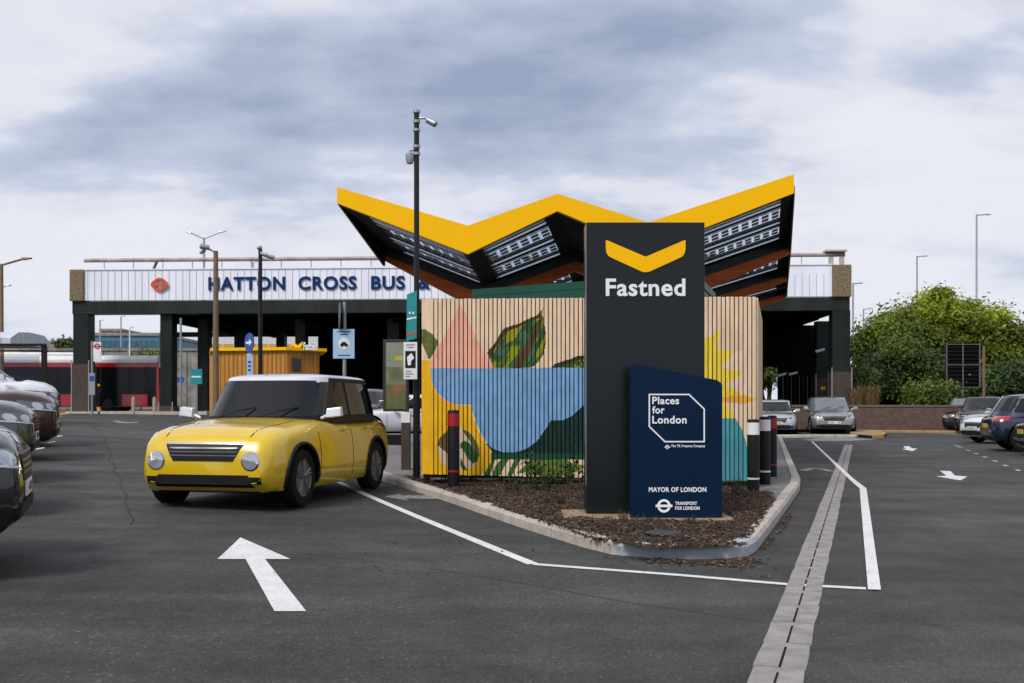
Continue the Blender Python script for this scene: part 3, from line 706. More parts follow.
for i in range(4):
    a0, a1 = PV[i]; zs = Z1+.14; ze = ZK[3]
    for A, B in ((0.0005, a0), (a1, .9995)):
        for kz in ((zs, ZK[1]-.001), (ZK[1]+.001, ZK[2]-.001), (ZK[2]+.001, ze)): slab(blk, i, A, B, kz[0], kz[1], .0, .12)
    rows = [(1.0085, 1.028), (1.046, 1.132), (1.154, 1.238), (1.312, 1.400), (1.422, 1.508), (1.578, 1.662), (1.684, 1.768)]
    prev = zs
    for ra, rb in rows:
        p0 = ra*Z1; p1 = rb*Z1
        slab(blk, i, a0+.0005, a1-.0005, prev, p0-.002, .0, .10); prev = p1+.002
        for ra_, rb_ in ((p1-.085, p1), (p0, p0+.05)):
            rail = MB(); slab(rail, i, a0+.0005, a1-.0005, ra_, rb_, -.02, .0); rail.build('panel_rail', M_rail, can)
        w = (CP(i+1, (p0+p1)/2)-CP(i, (p0+p1)/2)).length*(a1-a0); nc = max(2, int(w/.20)); nq = 4 if rb-ra > .05 else 1
        slab(glass, i, a0+.0005, a1-.0005, p0, p1, .055, .062)
        for c in range(nc):
            ca = a0+(a1-a0)*(c+.17)/nc; cb = a0+(a1-a0)*(c+.86)/nc; span = (p1-.085)-(p0+.05)
            for q in range(nq):
                c0 = p0+.05+span*(q+.12)/nq; c1 = p0+.05+span*(q+.86)/nq
                slab(cell, i, ca, cb, c0, c1, .03, .034)
    slab(blk, i, a0+.0005, a1-.0005, prev, ze, .0, .10)
        # purlin box right before the beam
blk.build('roof_deck', mat('black_roof_deck', (.007, .008, .008), .7, spec=.1), can)
cell.build('solar_cell', mat('solar_cell', (.010, .013, .018), .35), can);
glass.build('glass_panel', glass_clear('roof_glass', (.85, .9, .95), .10), can)
for k in (1, 2, 3):
    for i in range(4):
        z = ZK[k]; a = CP(i, z); b = CP(i+1, z); hl = .16 if i in (0, 2) else .62; hr = .16 if i in (1, 3) else .62; o = Vector((0, .20, 0))
        a = a.lerp(b, .004); b = a.lerp(b, .992)
        hl, hr = [(.12, .42), (.42, .22), (.22, .42), (.42, .17)][i]
        st1 = Vector((0, 0, -.20)); da, db = Vector((0, 0, -hl-.20)), Vector((0, 0, -hr-.20)); t_ = Vector((0, 0, -.003)); gp = Vector((0, 0, -.202))
        MB().hexa([a+da, b+db, b+db+o, a+da+o], [a+gp, b+gp, b+gp+o, a+gp+o]).build('timber_beam', M_wood, can)
        o2 = Vector((0, -.05, 0)); o3 = Vector((0, .24, 0))
        MB().hexa([a+o2+st1, b+o2+st1, b+o3+st1, a+o3+st1], [a+o2+t_, b+o2+t_, b+o3+t_, a+o3+t_]).build('steel_purlin', mat('canopy_steel', (.014, .020, .020), .4, spec=.3), can)
for i, sg in ((0, -1), (4, 1)):
    p = CP(i, Z1+.15); q = CP(i, ZK[1]); r2 = CP(i, ZK[2]); r3 = CP(i, ZK[3]+.2); dr = .46 if i == 0 else .30
    for e0, e1, m_, nm in ((.003, .02, M_yeledge, 'side_fascia'), (-.03, .0, mat('black_roof_deck', (.007, .008, .008), .7, spec=.1), 'side_lining')):
        mb = MB(); a_ = Vector((sg*e0, 0, 0)); b_ = Vector((sg*e1, 0, 0)); up = Vector((0, 0, .16))
        for A, B, da, db in ((p, q, 0, dr), (q, r2, dr, dr), (r2, r3, dr, dr))[:1 if i == 0 else 3]:
            da = Vector((0, 0, -da)); db = Vector((0, 0, -db))
            mb.hexa([A+a_+da, B+a_+db, B+b_+db, A+b_+da], [A+a_+up, B+a_+up, B+b_+up, A+b_+up])
        mb.build(nm, m_, can)
for k in (1, 2, 3):
    for i in (1, 3):
        p = CP(i, ZK[k]); gy = G(p.x+1, p.y+Z1); 
        mb = MB(); mb.box(p.x-.11, p.x+.11, p.y+.02, p.y+.18, gy+.08, SB[i]-.6); mb.build('column', M_black, can, bevel=.01)
# charging posts below the canopy (mostly behind the fence)
# ------------------------------------------------------------------ poles and signs
def pole_thing(name, label, cat, px, py_base, z, group=None):
    x = X(px, z); return thing(name, label, cat, (x, z, G(x, z)), 0, group)
t = pole_thing('camera_pole', 'tall black pole carrying surveillance cameras beside the mural fence', 'camera pole', 416.6, 470, 15.2)
h = Zh(110.5, 15.2)-t.location.z
MB().tube([(0, 0, .05), (0, 0, h*.46), (0, 0, h*.462), (0, 0, h)], [.056, .052, .042, .040], 14).build('pole', M_blackpole, t, smooth=True)
for zz in (.02, .17, .30, .55, .66):
    MB().lathe([(.055, h-zz-.02), (.055, h-zz+.02)], 16).build('clamp', M_galv, t, smooth=True)
def camera(parent, x, y, z, ang, s=1.0, drop=-.3):
    mb = MB(); d = Vector((cos(ang), sin(ang), drop)).normalized(); p = Vector((x, y, z)); mb.tube([p-d*.02*s, p+d*.13*s, p+d*.15*s], [.045*s, .052*s, .03*s], 12)
    return mb.build('camera', M_galv, parent, smooth=True)
MB().tube([(.03, 0, h-.12), (.14, -.02, h-.12), (.2, -.02, h-.17)], .018, 8).build('bracket', M_galv, t, smooth=True)
camera(t, .18, -.03, h-.16, -.25, 1.0, -.55)
MB().tube([(-.03, 0, h-.60), (-.10, -.03, h-.62), (-.10, -.03, h-.68)], .018, 8).build('bracket', M_galv, t, smooth=True)
MB().lathe([(0, h-.83), (.05, h-.81), (.066, h-.75), (.066, h-.67), (.04, h-.65), (0, h-.65)], 16, (-.10, -.03, 0)).build('dome_camera', M_galv, t, smooth=True)
# teal banner and cctv notice clipped to the pole
by = 15.05
ban = thing('teal_banner', 'narrow teal banner sign with orange foot clipped to the camera pole', 'sign', (X(411.5, by), by, Zh(341, by)))
bx = lambda px: X(px, by)-X(411.5, by); bz = lambda py: Zh(py, by)-Zh(341, by)
mb = MB(); mb.prism([(bx(406.3), bz(341)), (bx(416.6), bz(338.5)), (bx(416.8), bz(290.5)), (bx(406.8), bz(294.5))], 'y', 0, .012); mb.build('panel', M_teal, ban)
mb = MB(); mb.prism([(bx(406.3), bz(335.8)), (bx(416.6), bz(333.5)), (bx(416.6), bz(330.5)), (bx(406.3), bz(333))], 'y', -.004, -.001); mb.build('stripe', M_orange, ban)
mb = MB(); mb.prism([(bx(407), bz(320)), (bx(416.4), bz(318)), (bx(416.4), bz(316.6)), (bx(407), bz(318.4))], 'y', -.004, -.001)
for q in (409, 412.5): mb.box(bx(q), bx(q+1.6), -.004, -.001, bz(314), bz(311.8))
mb.build('print', M_white, ban)
cz_ = thing('cctv_notice', 'white surveillance notice with black camera pictogram on the pole', 'sign', (X(410.5, by), by, Zh(379, by)))
bx = lambda px: X(px, by)-X(410.5, by); bz = lambda py: Zh(py, by)-Zh(379, by)
mb = MB(); mb.box(bx(403.6), bx(417.2), 0, .012, bz(379.3), bz(342)); mb.build('panel', M_whband, cz_, bevel=.003)
mb = MB(); mb.box(bx(405.2), bx(415.6), -.004, -.001, bz(368), bz(351)); mb.build('pictogram_field', M_black, cz_)
mb = MB(); mb.prism([(bx(407), bz(357)), (bx(411.5), bz(353)), (bx(414.3), bz(358)), (bx(411), bz(361)), (bx(411), bz(365)), (bx(408), bz(365.5)), (bx(407.5), bz(361.5))], 'y', -.008, -.005); mb.build('pictogram', M_white, cz_)
mb = MB()
for q, a, b in ((344.5, 406, 415), (347, 407.5, 413.5), (371, 405.5, 411), (373.5, 405.5, 413), (376, 405.5, 410)): mb.box(bx(a), bx(b), -.004, -.001, bz(q+.7), bz(q-.2))
mb.build('print', mat('grey_print', (.2, .2, .22), .6), cz_)
# EV bay sign
z = 20.0; ev = pole_thing('parking_sign', 'pale blue sign with car pictogram and a round sign above on grey post', 'sign', 344.3, 0, z)
gb = ev.location.z; ex = lambda px: X(px, z)-X(344.3, z); ez = lambda py: Zh(py, z)-gb
MB().tube([(0, .03, 0), (0, .03, ez(302))], .038, 12).build('post', M_galv, ev, smooth=True)
mb = MB(); mb.box(ex(333.3), ex(354.7), -.03, -.015, ez(358.6), ez(329.2)); mb.build('panel', M_skysign, ev, bevel=.004)
mb = MB(); mb.lathe([(0, -.0345), (ex(350.2), -.034), (ex(350.2), -.031)], 24, (0, 0, ez(343.8)), 'y'); mb.build('pictogram_disc', M_whband, ev)
mb = MB(); c = ez(344.3)
mb.prism([(-.075, c-.03), (-.075, c+.005), (-.055, c+.012), (-.035, c+.045), (.03, c+.045), (.055, c+.012), (.078, c+.0), (.078, c-.03)], 'y', -.042, -.036)
for q in (-.045, .045): mb.lathe([(0, -.044), (.020, -.044), (.020, -.036)], 12, (q, 0, c-.032), 'y')
mb.build('pictogram', M_black, ev)
mb = MB()
for py, a, b in ((331.8, 337, 351), (334.5, 340, 348.5), (355.3, 338, 350.5)): mb.box(ex(a), ex(b), -.034, -.031, ez(py+.6), ez(py-.5))
mb.build('print', mat('blue_print', (.03, .07, .2), .6), ev)
mb = MB(); mb.lathe([(0, -.02), (.28, -.02), (.28, .0), (0, .0)], 28, (0, 0, 0), 'x'); o = mb.build('round_sign', mat('grey_sign_back', (.10, .11, .11), .5), ev, smooth=True); o.location = (-.09, .03, ez(316.5)); o.rotation_euler = (0, 0, radians(-78+90)); 
# blue arrow sign
z = 25.0; bs = pole_thing('direction_sign', 'round blue sign with white arrow on grey and white post', 'sign', 249.7, 0, z); gb = bs.location.z
ex = lambda px: X(px, z)-X(249.7, z); ez = lambda py: Zh(py, z)-gb
MB().tube([(0, .06, 0), (0, .06, ez(334))], .04, 10).build('post', M_galv, bs, smooth=True)
o = MB().lathe([(0, -.02), (.24, -.02), (.24, 0), (0, 0)], 32, (0, 0, 0), 'y').build('disc', M_bluesign, bs, smooth=True); o.location = (0, 0, ez(342.6)); o.rotation_euler = (0, 0, radians(-48))
mb = MB(); mb.prism([(-.15, .025), (.02, .025), (.02, .085), (.15, 0), (.02, -.085), (.02, -.025), (-.15, -.025)], 'y', -.028, -.022); o2 = mb.build('arrow', M_white, bs); o2.location = (0, 0, ez(342.6)); o2.rotation_euler = (0, 0, radians(-48))
mb = MB(); mb.box(ex(246.6), ex(252.6), 0, .015, ez(375), ez(353.5)); mb.build('post_panel', M_skysign, bs)
mb = MB()
for k in range(3): mb.box(ex(248), ex(251), -.004, -.001, ez(363+k*4), ez(361+k*4))
mb.build('print', M_bluesign, bs)

# lamp posts --------------------------------------------------------------
def street_lamp(px, ptop, z, arms, label, m=M_galv, r=.07, group='street lamps', name='street_lamp', armlen=None):
    t = pole_thing(name, label, 'street lamp', px, 0, z, group); gb = t.location.z; top = Zh(ptop, z)-gb
    MB().tube([(0, 0, 0), (0, 0, 1.2), (0, 0, 1.25), (0, 0, top)], [r*1.35, r*1.3, r, r*.7], 12).build('pole', m, t, smooth=True)
    for dx, dzp in arms:
        ex_ = dx*z/F; rise = -dzp*z/F; s = 1 if ex_ > 0 else -1
        MB().tube([(0, 0, top-.05), (ex_*.72, 0, top+rise*.85)], r*.45, 8).build('arm', m, t, smooth=True)
        mb = MB(); a = ex_*.70; b = ex_; q = top+rise*.85; q2 = top+rise
        mb.hexa([(a, -.12, q-.05), (b, -.10, q2-.03), (b, .10, q2-.03), (a, .12, q-.05)], [(a, -.08, q+.06), (b, -.05, q2+.02), (b, .05, q2+.02), (a, .08, q+.06)])
        mb.build('lamp_head', m, t, bevel=.008)
    return t
street_lamp(1.5, 264, 42, [(30, -6)], 'brown lamp post at the left edge with one arm and head', M_pole, .10)
street_lamp(-2, 288, 62, [(13, -3)], 'distant lamp head just showing at the left edge', M_galv, .08)
street_lamp(204, 238, 70, [(-18, -6), (22, -7)], 'grey lamp post with two arms behind the lettered fascia', M_galv, .11)
street_lamp(253, 262, 95, [(-14, -5), (22, -6)], 'distant double lamp post behind the black camera mast', M_galv, .10)
street_lamp(976.6, 214.5, 78, [(14, 0)], 'tallest grey lamp post above the round tree', M_galv, .09)
street_lamp(917, 256, 86, [(11, 0)], 'grey lamp post rising behind the left half of the tree', M_galv, .09)
street_lamp(853, 283, 72, [(10, 0)], 'grey lamp post beside the stone end of the station', M_galv, .09)
street_lamp(863.5, 309, 92, [(9, -1)], 'smallest far lamp post left of the tree', M_galv, .09)
street_lamp(100, 320, 110, [(4, 0)], 'thin far lamp post seen under the left portal', M_galv, .10)
street_lamp(129.7, 327, 62, [(3, 0)], 'pale thin pole seen above the red bus', M_whband, .05)
street_lamp(121, 316, 90, [(4, 0)], 'far grey pole beside the teal office block', M_galv, .08)
z = 32.0; t = pole_thing('camera_mast', 'brown mast with camera arm standing before the station lettering', 'camera pole', 215.8, 0, z); top = Zh(251, z)-t.location.z
MB().tube([(0, 0, 0), (0, 0, top)], [.11, .075], 12).build('pole', M_pole, t, smooth=True)
MB().tube([(0, 0, top-.05), (-.25, 0, top+.08)], .03, 8).build('bracket', M_galv, t, smooth=True); camera(t, -.22, -.05, top+.10, pi+.3, 1.8, .15); camera(t, -.36, .0, top+.02, pi-.2, 1.2, -.5)
z = 28.0; t = pole_thing('camera_mast', 'slim black mast with two small cameras before the station lettering', 'camera pole', 260.3, 0, z); top = Zh(248.5, z)-t.location.z
MB().tube([(0, 0, 0), (0, 0, top)], [.07, .055], 12).build('pole', M_blackpole, t, smooth=True); camera(t, .04, -.06, top-.15, .1, 1.2, -.3); camera(t, .22, -.03, top-.22, .3, 1.2, -.2); camera(t, .02, -.03, top+.03, 2.5, .9, -.1)
MB().tube([(0, 0, top-.18), (.24, 0, top-.2)], .018, 6).build('bracket', M_galv, t, smooth=True)

# ------------------------------------------------------------------ bus station
BA = Vector((X(70.5, 50), 50)); BB = Vector((X(851, 48), 48)); BLn = (BB-BA).length; BRZ = atan2((BB-BA).y, (BB-BA).x)
st_ = thing('bus_station', 'long low bus station with white fascia lettered HATTON CROSS BUS on dark columns', 'building', (BA.x, BA.y, 0), BRZ)
def fx(px, dep=0):
    k = (px-CX)/F; dx, dy = (BB-BA)/BLn; ox, oy = BA.x-dy*dep, BA.y+dx*dep; t = (k*oy-ox)/(dx-k*dy); return t
def fz(py, px): 
    y = BA.y+(BB-BA).y/BLn*fx(px); return Zh(py, y)
zt_ = 7.98; zf = 6.47; zs = 5.80
mb = MB(); mb.box(fx(84.5), fx(832), 0, .25, zf, zt_); 
mb.build('fascia', M_wpanel, st_)
mb = MB(); x = fx(84.5)+.17; 
while x < fx(830):
    mb.box(x-.008, x+.008, -.018, -.001, zf+.02, zt_-(.42 if x > fx(780) else .02)); x += .345
mb.build('standing_seams', mat('seam_grey', (.33, .35, .42), .5), st_)
mb = MB(); mb.box(fx(84.5), fx(832), -.05, .26, zt_+.001, zt_+.05); mb.build('coping', M_wpanel, st_)
for a, b in ((70.5, 84.3), (832.2, 851)):
    mb = MB(); mb.box(fx(a), fx(b), -.12, .6, zf-.03, zt_+(.03 if a < 100 else .0)); mb.build('stone_block', M_stone, st_, bevel=.03)
mb = MB(); mb.box(fx(72), fx(850), .03, .75, zs, zf-.032); mb.build('front_beam', M_beam, st_)
def column(a, b, y0, y1, zt2, clad=None, zb=0):
    mb = MB(); mb.box(fx(a, y0), fx(b, y0), y0, y1, zb, zt2); c = mb.build('column', M_steel_dk, st_, bevel=.02)
    if clad:
        mb = MB(); mb.box(fx(a, y0)-.05, fx(b, y0)+.05, y0-.06, y1+.06, zb, clad); mb.build('column_cladding', M_brownclad, c)
        mb = MB(); mb.box(fx(a, y0)-.065, fx(a, y0)-.02, y0-.075, y0-.062, zb, clad+.2); mb.box(fx(b, y0)+.02, fx(b, y0)+.065, y0-.075, y0-.062, zb, clad+.2); mb.build('guard_rail', M_galv, c)
column(73, 88.5, .05, .75, zs-.002, 3.3); column(160, 172, .3, 1.0, zs-.002, 1.2); column(832.5, 850.5, .05, .75, zs-.002, 2.85)
RZ2 = 5.0
column(197.5, 207.5, 2, 2.7, zs-.1); column(295, 305, 2, 2.7, zs-.1); column(234, 250, 9, 9.8, 5.7); column(160, 170, 8, 8.8, zs-.1); column(387, 399, 2, 2.7, zs-.1); column(276, 284, 10, 10.7, 5.7)
column(816.5, 829, 5.0, 5.6, zs-.1, 2.7)
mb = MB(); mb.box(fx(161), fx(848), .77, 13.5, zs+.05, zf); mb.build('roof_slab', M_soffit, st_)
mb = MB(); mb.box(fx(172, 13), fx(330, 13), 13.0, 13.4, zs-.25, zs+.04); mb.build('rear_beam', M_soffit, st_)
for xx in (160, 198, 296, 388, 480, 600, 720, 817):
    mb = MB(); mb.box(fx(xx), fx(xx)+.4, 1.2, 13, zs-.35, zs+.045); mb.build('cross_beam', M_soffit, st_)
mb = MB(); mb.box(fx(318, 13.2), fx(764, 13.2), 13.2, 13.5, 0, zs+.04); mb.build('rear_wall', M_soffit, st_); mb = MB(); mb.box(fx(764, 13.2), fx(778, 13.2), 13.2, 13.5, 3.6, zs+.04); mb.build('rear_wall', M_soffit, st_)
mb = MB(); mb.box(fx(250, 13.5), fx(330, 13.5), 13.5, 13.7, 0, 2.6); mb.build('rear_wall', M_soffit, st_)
# fin screen at the right-hand side, with luminaires above
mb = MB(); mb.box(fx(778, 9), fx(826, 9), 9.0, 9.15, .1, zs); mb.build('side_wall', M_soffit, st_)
for k in range(9):
    xx = fx(783+4*k, 8.7); mb = MB(); mb.box(xx, xx+.05, 8.7, 8.98, .3, 2.9); mb.build('fin', M_steel_dk if k % 2 else mat('fin_grey', (.05, .055, .055), .5), st_)
mb = MB(); mb.box(fx(821, 4.9), fx(825.5, 4.9), 4.90, 4.935, 2.05, 2.22); mb.build('yellow_notice', M_yel, st_)
for a, z_, yy in ((815.6, 4.05, 4.5), (789, 2.95, 8.0), (778, 2.9, 8.5)):
    MB().tube([(fx(a, yy), yy, z_), (fx(a, yy)+.45, yy-.1, z_+.12)], .07, 8).build('luminaire', M_whband, st_, smooth=True)
# pipe rail on the roof
mb = MB(); mb.tube([(fx(76), .9, zt_+.62), (fx(400), .9, zt_+.62), (fx(850), .9, zt_+.62)], .10, 8); mb.tube([(fx(150), .9, zt_+.60), (fx(120), 4, zt_+.5), (fx(92), 6, zt_+.65)], .08, 8)
mb.build('roof_rail', mat('weathered_rail', (.30, .25, .24), .6, var=.5, scale=1.5), st_, smooth=True)
x = fx(96)
while x < fx(845):
    MB().tube([(x, .9, zf+.5), (x, .9, zt_+.55)], .022, 6).build('rail_post', M_galv, st_); x += 1.52
mb = MB(); mb.box(fx(834), fx(838), .8, 1.0, zt_+.03, zt_+.5); mb.box(fx(845), fx(849), .8, 1.0, zt_+.03, zt_+.5); mb.box(fx(829), fx(851), .6, 1.2, zt_+.75, zt_+.83); mb.build('roof_bracket', mat('cream_metal', (.45, .38, .30), .6), st_)
# roundel and words
rx = fx(160.3); rzz = Zh(284.8, 49.8); mb = MB(); M_or = mat('roundel_orange', (.52, .075, .03), .5)
ring(mb, rx, rzz, .34, .215, -.11, -.04); mb.box(rx-.43, rx+.43, -.13, -.112, rzz-.075, rzz+.075)
mb.add([(rx-.43, -.12, rzz-.075), (rx-.43, -.12, rzz+.075), (rx-.28, -.12, rzz+.22), (rx-.28, -.12, rzz-.22)], [(0, 1, 2, 3)]); mb.add([(rx+.43, -.12, rzz-.075), (rx+.43, -.12, rzz+.075), (rx+.28, -.12, rzz+.22), (rx+.28, -.12, rzz-.22)], [(0, 1, 2, 3)])
mb.build('roundel', M_or, st_)
M_ltr = mat('navy_letter', (.004, .028, .12), .6, spec=.1)
for w, a, b in (('HATTON', 208.7, 285.3), ('CROSS', 298.6, 356.8), ('BUS', 371.3, 405.2), ('&', 418, 430.7), ('U', 447, 457)):
    text(w, fx(b)-fx(a), 'lettering', M_ltr, st_, (fx(a), -.04, Zh(290.6, 49.6)), height=(291.0-277.4)*.0497, bold=.030, space=1.13 if w == 'HATTON' else 1.1, depth=.03)
mb = MB(); mb.box(fx(70), fx(210), -.45, 3.5, .3, .83+.10); 
mb.build('platform', M_kerb, st_)
tag(poly('station_floor', [(-16, 47.5), (18, 45.5), (18, 62), (-16, 64)], mat('station_floor', (.03, .03, .03), .8), .03), kind='structure')

# ------------------------------------------------------------------ bus
def bus():
    y = 53.5; t = thing('city_bus', 'red single deck bus with white roof behind the left portal', 'bus', (X(166, y), y, G(X(166, y), y)+.02), radians(3.5)+pi)
    # local +x goes towards its front end (left in the photo)
    Lb = 12.0; W = 2.5; gz_ = 0
    def rr(w, z0, z1, r=.12): return [(-w/2, z0), (w/2, z0), (w/2, z1-r), (w/2-r, z1), (-w/2+r, z1), (-w/2, z1-r)]
    mb = MB(); mb.prism(rr(W, .32, 2.62, .02), 'x', 0, Lb); o = mb.build('body', M_busred, t, bevel=.03)
    mb = MB(); mb.prism(rr(W-.06, 2.625, 3.02, .22), 'x', .1, Lb-.1); mb.build('roof', M_buswhite, t, bevel=.03)
    mb = MB(); mb.prism(rr(W-.5, 3.025, 3.18, .1), 'x', 4, 9); mb.build('roof_unit', M_buswhite, t, bevel=.03)
    M_busglass = mat('bus_glass', (.004, .005, .006), .12, spec=.25)
    for s in (-1, 1):
        mb = MB(); mb.box(.15, Lb-.15, s*(W/2+.003), s*(W/2+.012), .36, 2.40); w = mb.build('window_band', M_busglass, t)
        for k in range(1, 8):
            mb = MB(); mb.box(k*1.5-.03, k*1.5+.03, s*(W/2+.013), s*(W/2+.018), 1.02, 2.36); mb.build('pillar', M_trim, w)
        for k in (2.6, 8.9):
            mb = MB(); mb.lathe([(0, 0), (.48, 0), (.48, .26), (0, .26)], 24, (k, s*(W/2-.25)-(.13), .46), 'y'); wv = mb.build('wheel', M_tyre, t, smooth=True)
            mb = MB(); mb.lathe([(0, 0), (.26, 0), (.24, .02)], 16, (k, s*(W/2+.012), .46), 'y'); mb.build('rim', M_trim, wv)
        mb = MB(); mb.box(5.2, 6.6, s*(W/2+.014), s*(W/2+.03), .40, 2.36); mb.build('door', M_busglass, t)
        mb = MB(); mb.box(3.4, 5.0, s*(W/2+.014), s*(W/2+.024), .38, .98); mb.build('side_panel', M_busred, t)
        mb = MB(); mb.box(.6, 1.9, s*(W/2+.014), s*(W/2+.024), .38, .98); mb.build('side_panel', M_busred, t)
    mb = MB(); mb.box(Lb+.035, Lb+.045, -1.1, 1.1, 1.05, 2.5); mb.build('windscreen', M_glass, t)
    mb = MB(); mb.box(-.045, -.033, -1.1, 1.1, 1.4, 2.4); mb.build('rear_window', M_glass, t)
bus()
# shelter at the left edge
z = 30.0; gx = X(40, z); sh = thing('bus_shelter', 'shelter with curved translucent roof on dark frame behind parked cars', 'shelter', (X(0, z), z, G(gx, z))); gb = sh.location.z
ex = lambda px: X(px, z)-X(0, z); ez = lambda py: Zh(py, z)-gb
mb = MB(); mb.prism([(0, ez(343.5)), (0, ez(338)), (.5, ez(331)), (1.2, ez(329.5)), (2.2, ez(331)), (2.6, ez(338)), (2.6, ez(343.5))], 'x', ex(-60), X(50.5, 32.6)-X(0, z)); mb.build('roof', mat('milky_roof', (.48, .52, .60), .4), sh)
mb = MB(); mb.box(ex(-60), ex(46), -.03, .05, ez(346), ez(343.6)); mb.box(ex(-60), ex(43), .0, .05, ez(351.5), ez(350)); mb.build('frame', M_black, sh)
for q in (43.5, -40):
    for yy in (0, 2.5): qx = X(q, z+yy)-X(0, z)-ex(q); MB().box(ex(q)-.07+qx, ex(q)+.07+qx, yy, yy+.1, 0, ez(346)).build('post', M_black, sh)
mb = MB(); mb.box(ex(-60), X(40, 32.5)-X(0, z), 2.45, 2.47, .5, ez(352)); mb.build('glass_panel', glass_clear('shelter_glass', (.7, .75, .78), .04), sh)
for q in (23.5, 0): MB().box(ex(q), ex(q)+.02, -.035, -.031, ez(343.4), ez(331.5)).build('roof_joint', M_galv, sh)
# bus stop flag
z = 46.0; t = pole_thing('bus_stop', 'white bus stop flag with red roundel above a timetable panel', 'bus stop', 91.5, 0, z); gb = t.location.z+.1; ex = lambda px: X(px, z)-X(91.5, z); ez = lambda py: Zh(py, z)-t.location.z
MB().tube([(0, .06, 0), (0, .06, ez(341))], .05, 8).build('post', M_galv, t); mb = MB(); mb.box(ex(93.3), ex(101), 0, .03, ez(361.5), ez(342)); mb.build('flag', M_whband, t)
mb = MB(); ring(mb, ex(97.2), ez(346.2), .135, .08, -.012, -.002, 20); mb.box(ex(97.2)-.19, ex(97.2)+.19, -.02, -.013, ez(346.2)-.028, ez(346.2)+.028); mb.build('roundel', mat('sign_red', (.45, .01, .012), .5), t)
mb = MB(); mb.box(ex(89.3), ex(94.7), 0, .05, ez(395), ez(373)); mb.build('timetable', mat('timetable_grey', (.25, .29, .33), .4), t); mb = MB(); mb.box(ex(89.8), ex(94.2), -.01, -.001, ez(381), ez(376)); mb.build('timetable_header', M_bluesign, t)
t = pole_thing('marker_post', 'short black marker post with yellow cap near the bus stop', 'post', 98.8, 0, 48); MB().tube([(0, 0, 0), (0, 0, 1.35)], .045, 8).build('post', M_black, t); MB().tube([(0, 0, 1.352), (0, 0, 1.46)], .05, 8).build('cap', M_yel, t); MB().tube([(0, 0, .14), (0, 0, .34)], .05, 8).build('band', M_yel, t)
for i, (px, lb) in enumerate(((133.5, 'left of the two pale stone bollards beside the bus'), (154.5, 'right of the two pale stone bollards beside the bus'))):
    t = pole_thing('stone_bollard', lb, 'bollard', px, 0, 49.4, 'stone bollards'); MB().lathe([(.09, 0), (.088, .75), (.07, .84), (0, .87)], 14).build('post', mat('pale_stone', (.32, .29, .24), .8), t, smooth=True)

# ------------------------------------------------------------------ kiosk
z = 36.0; kx = X(287, z); gk = G(kx-2, z)
ks = thing('charging_kiosk', 'ochre timber clad kiosk with yellow roof edge and small rooftop logo', 'kiosk', (kx, z, gk), 0)
ex = lambda px: X(px, z)-kx; ez = lambda py: Zh(py, z)-gk; ztop = ez(350.3)
mb = MB(); pts = [(ex(209.5), .55), (0, 0), (ex(314.5), .9), (X(314.5, z+3.6)-kx, 3.6), (X(209.5, z+3.6)-kx, 3.6)]
mb.prism(pts, 'z', 0, ztop); mb.build('wall', M_kiosk, ks)
mb = MB(); a = Vector((ex(209.5), .55)); b = Vector((0, 0))
for P0, P1 in ((Vector((ex(209.5), .55)), Vector((0, 0))), (Vector((0, 0)), Vector((ex(314.5), .9)))):
    L_ = (P1-P0).length; d = (P1-P0)/L_; nn = Vector((d.y, -d.x)); k = int(L_/.16)
    for i in range(k):
        q = P0+d*(i+.5)*L_/k; w = d*.02
        mb.hexa([(p.x, p.y, .05) for p in (q-w, q+w, q+w+nn*.02, q-w+nn*.02)], [(p.x, p.y, ztop-.05) for p in (q-w, q+w, q+w+nn*.02, q-w+nn*.02)])
mb.build('battens', mat('ochre_batten', (.32, .13, .014), .65), ks)
mb = MB(); e = .12
mb.prism([(ex(209.5)-.1, .55-e), (0, -e), (ex(322.5), .95-e), (X(322.5, z+3.8)-kx, 3.8), (X(209.5, z+3.8)-kx, 3.8)], 'z', ztop+.001, ztop+.11); mb.build('roof', M_yel, ks)
mb = MB(); dd = Vector((ex(314.5), .9)).normalized(); nn = Vector((dd.y, -dd.x)); p0 = dd*.20; p1 = dd*.53
mb.hexa([(p.x, p.y, ez(371)) for p in (p0+nn*.025, p1+nn*.025, p1+nn*.04, p0+nn*.04)], [(p.x, p.y, ez(358)) for p in (p0+nn*.025, p1+nn*.025, p1+nn*.04, p0+nn*.04)]); mb.build('window', M_glass, ks)
pz = .3
mb = MB(); mb.prism([(ex(291), ez(341)), (ex(291), ez(345)), (ex(296), ez(350)), (ex(301), ez(345)), (ex(301), ez(341)), (ex(296), ez(345))], 'y', pz-.06, pz); mb.build('logo', M_yel, ks)
text('Fastned', ex(315.5)-ex(302), 'lettering', M_white, ks, (ex(302), pz-.01, ez(349.7)), height=ez(342)-ez(349.9), bold=.035, depth=.05)
MB().box(ex(290), ex(315.5), pz+.01, pz+.04, ztop+.10, ztop+.16).build('logo_rail', M_black, ks)

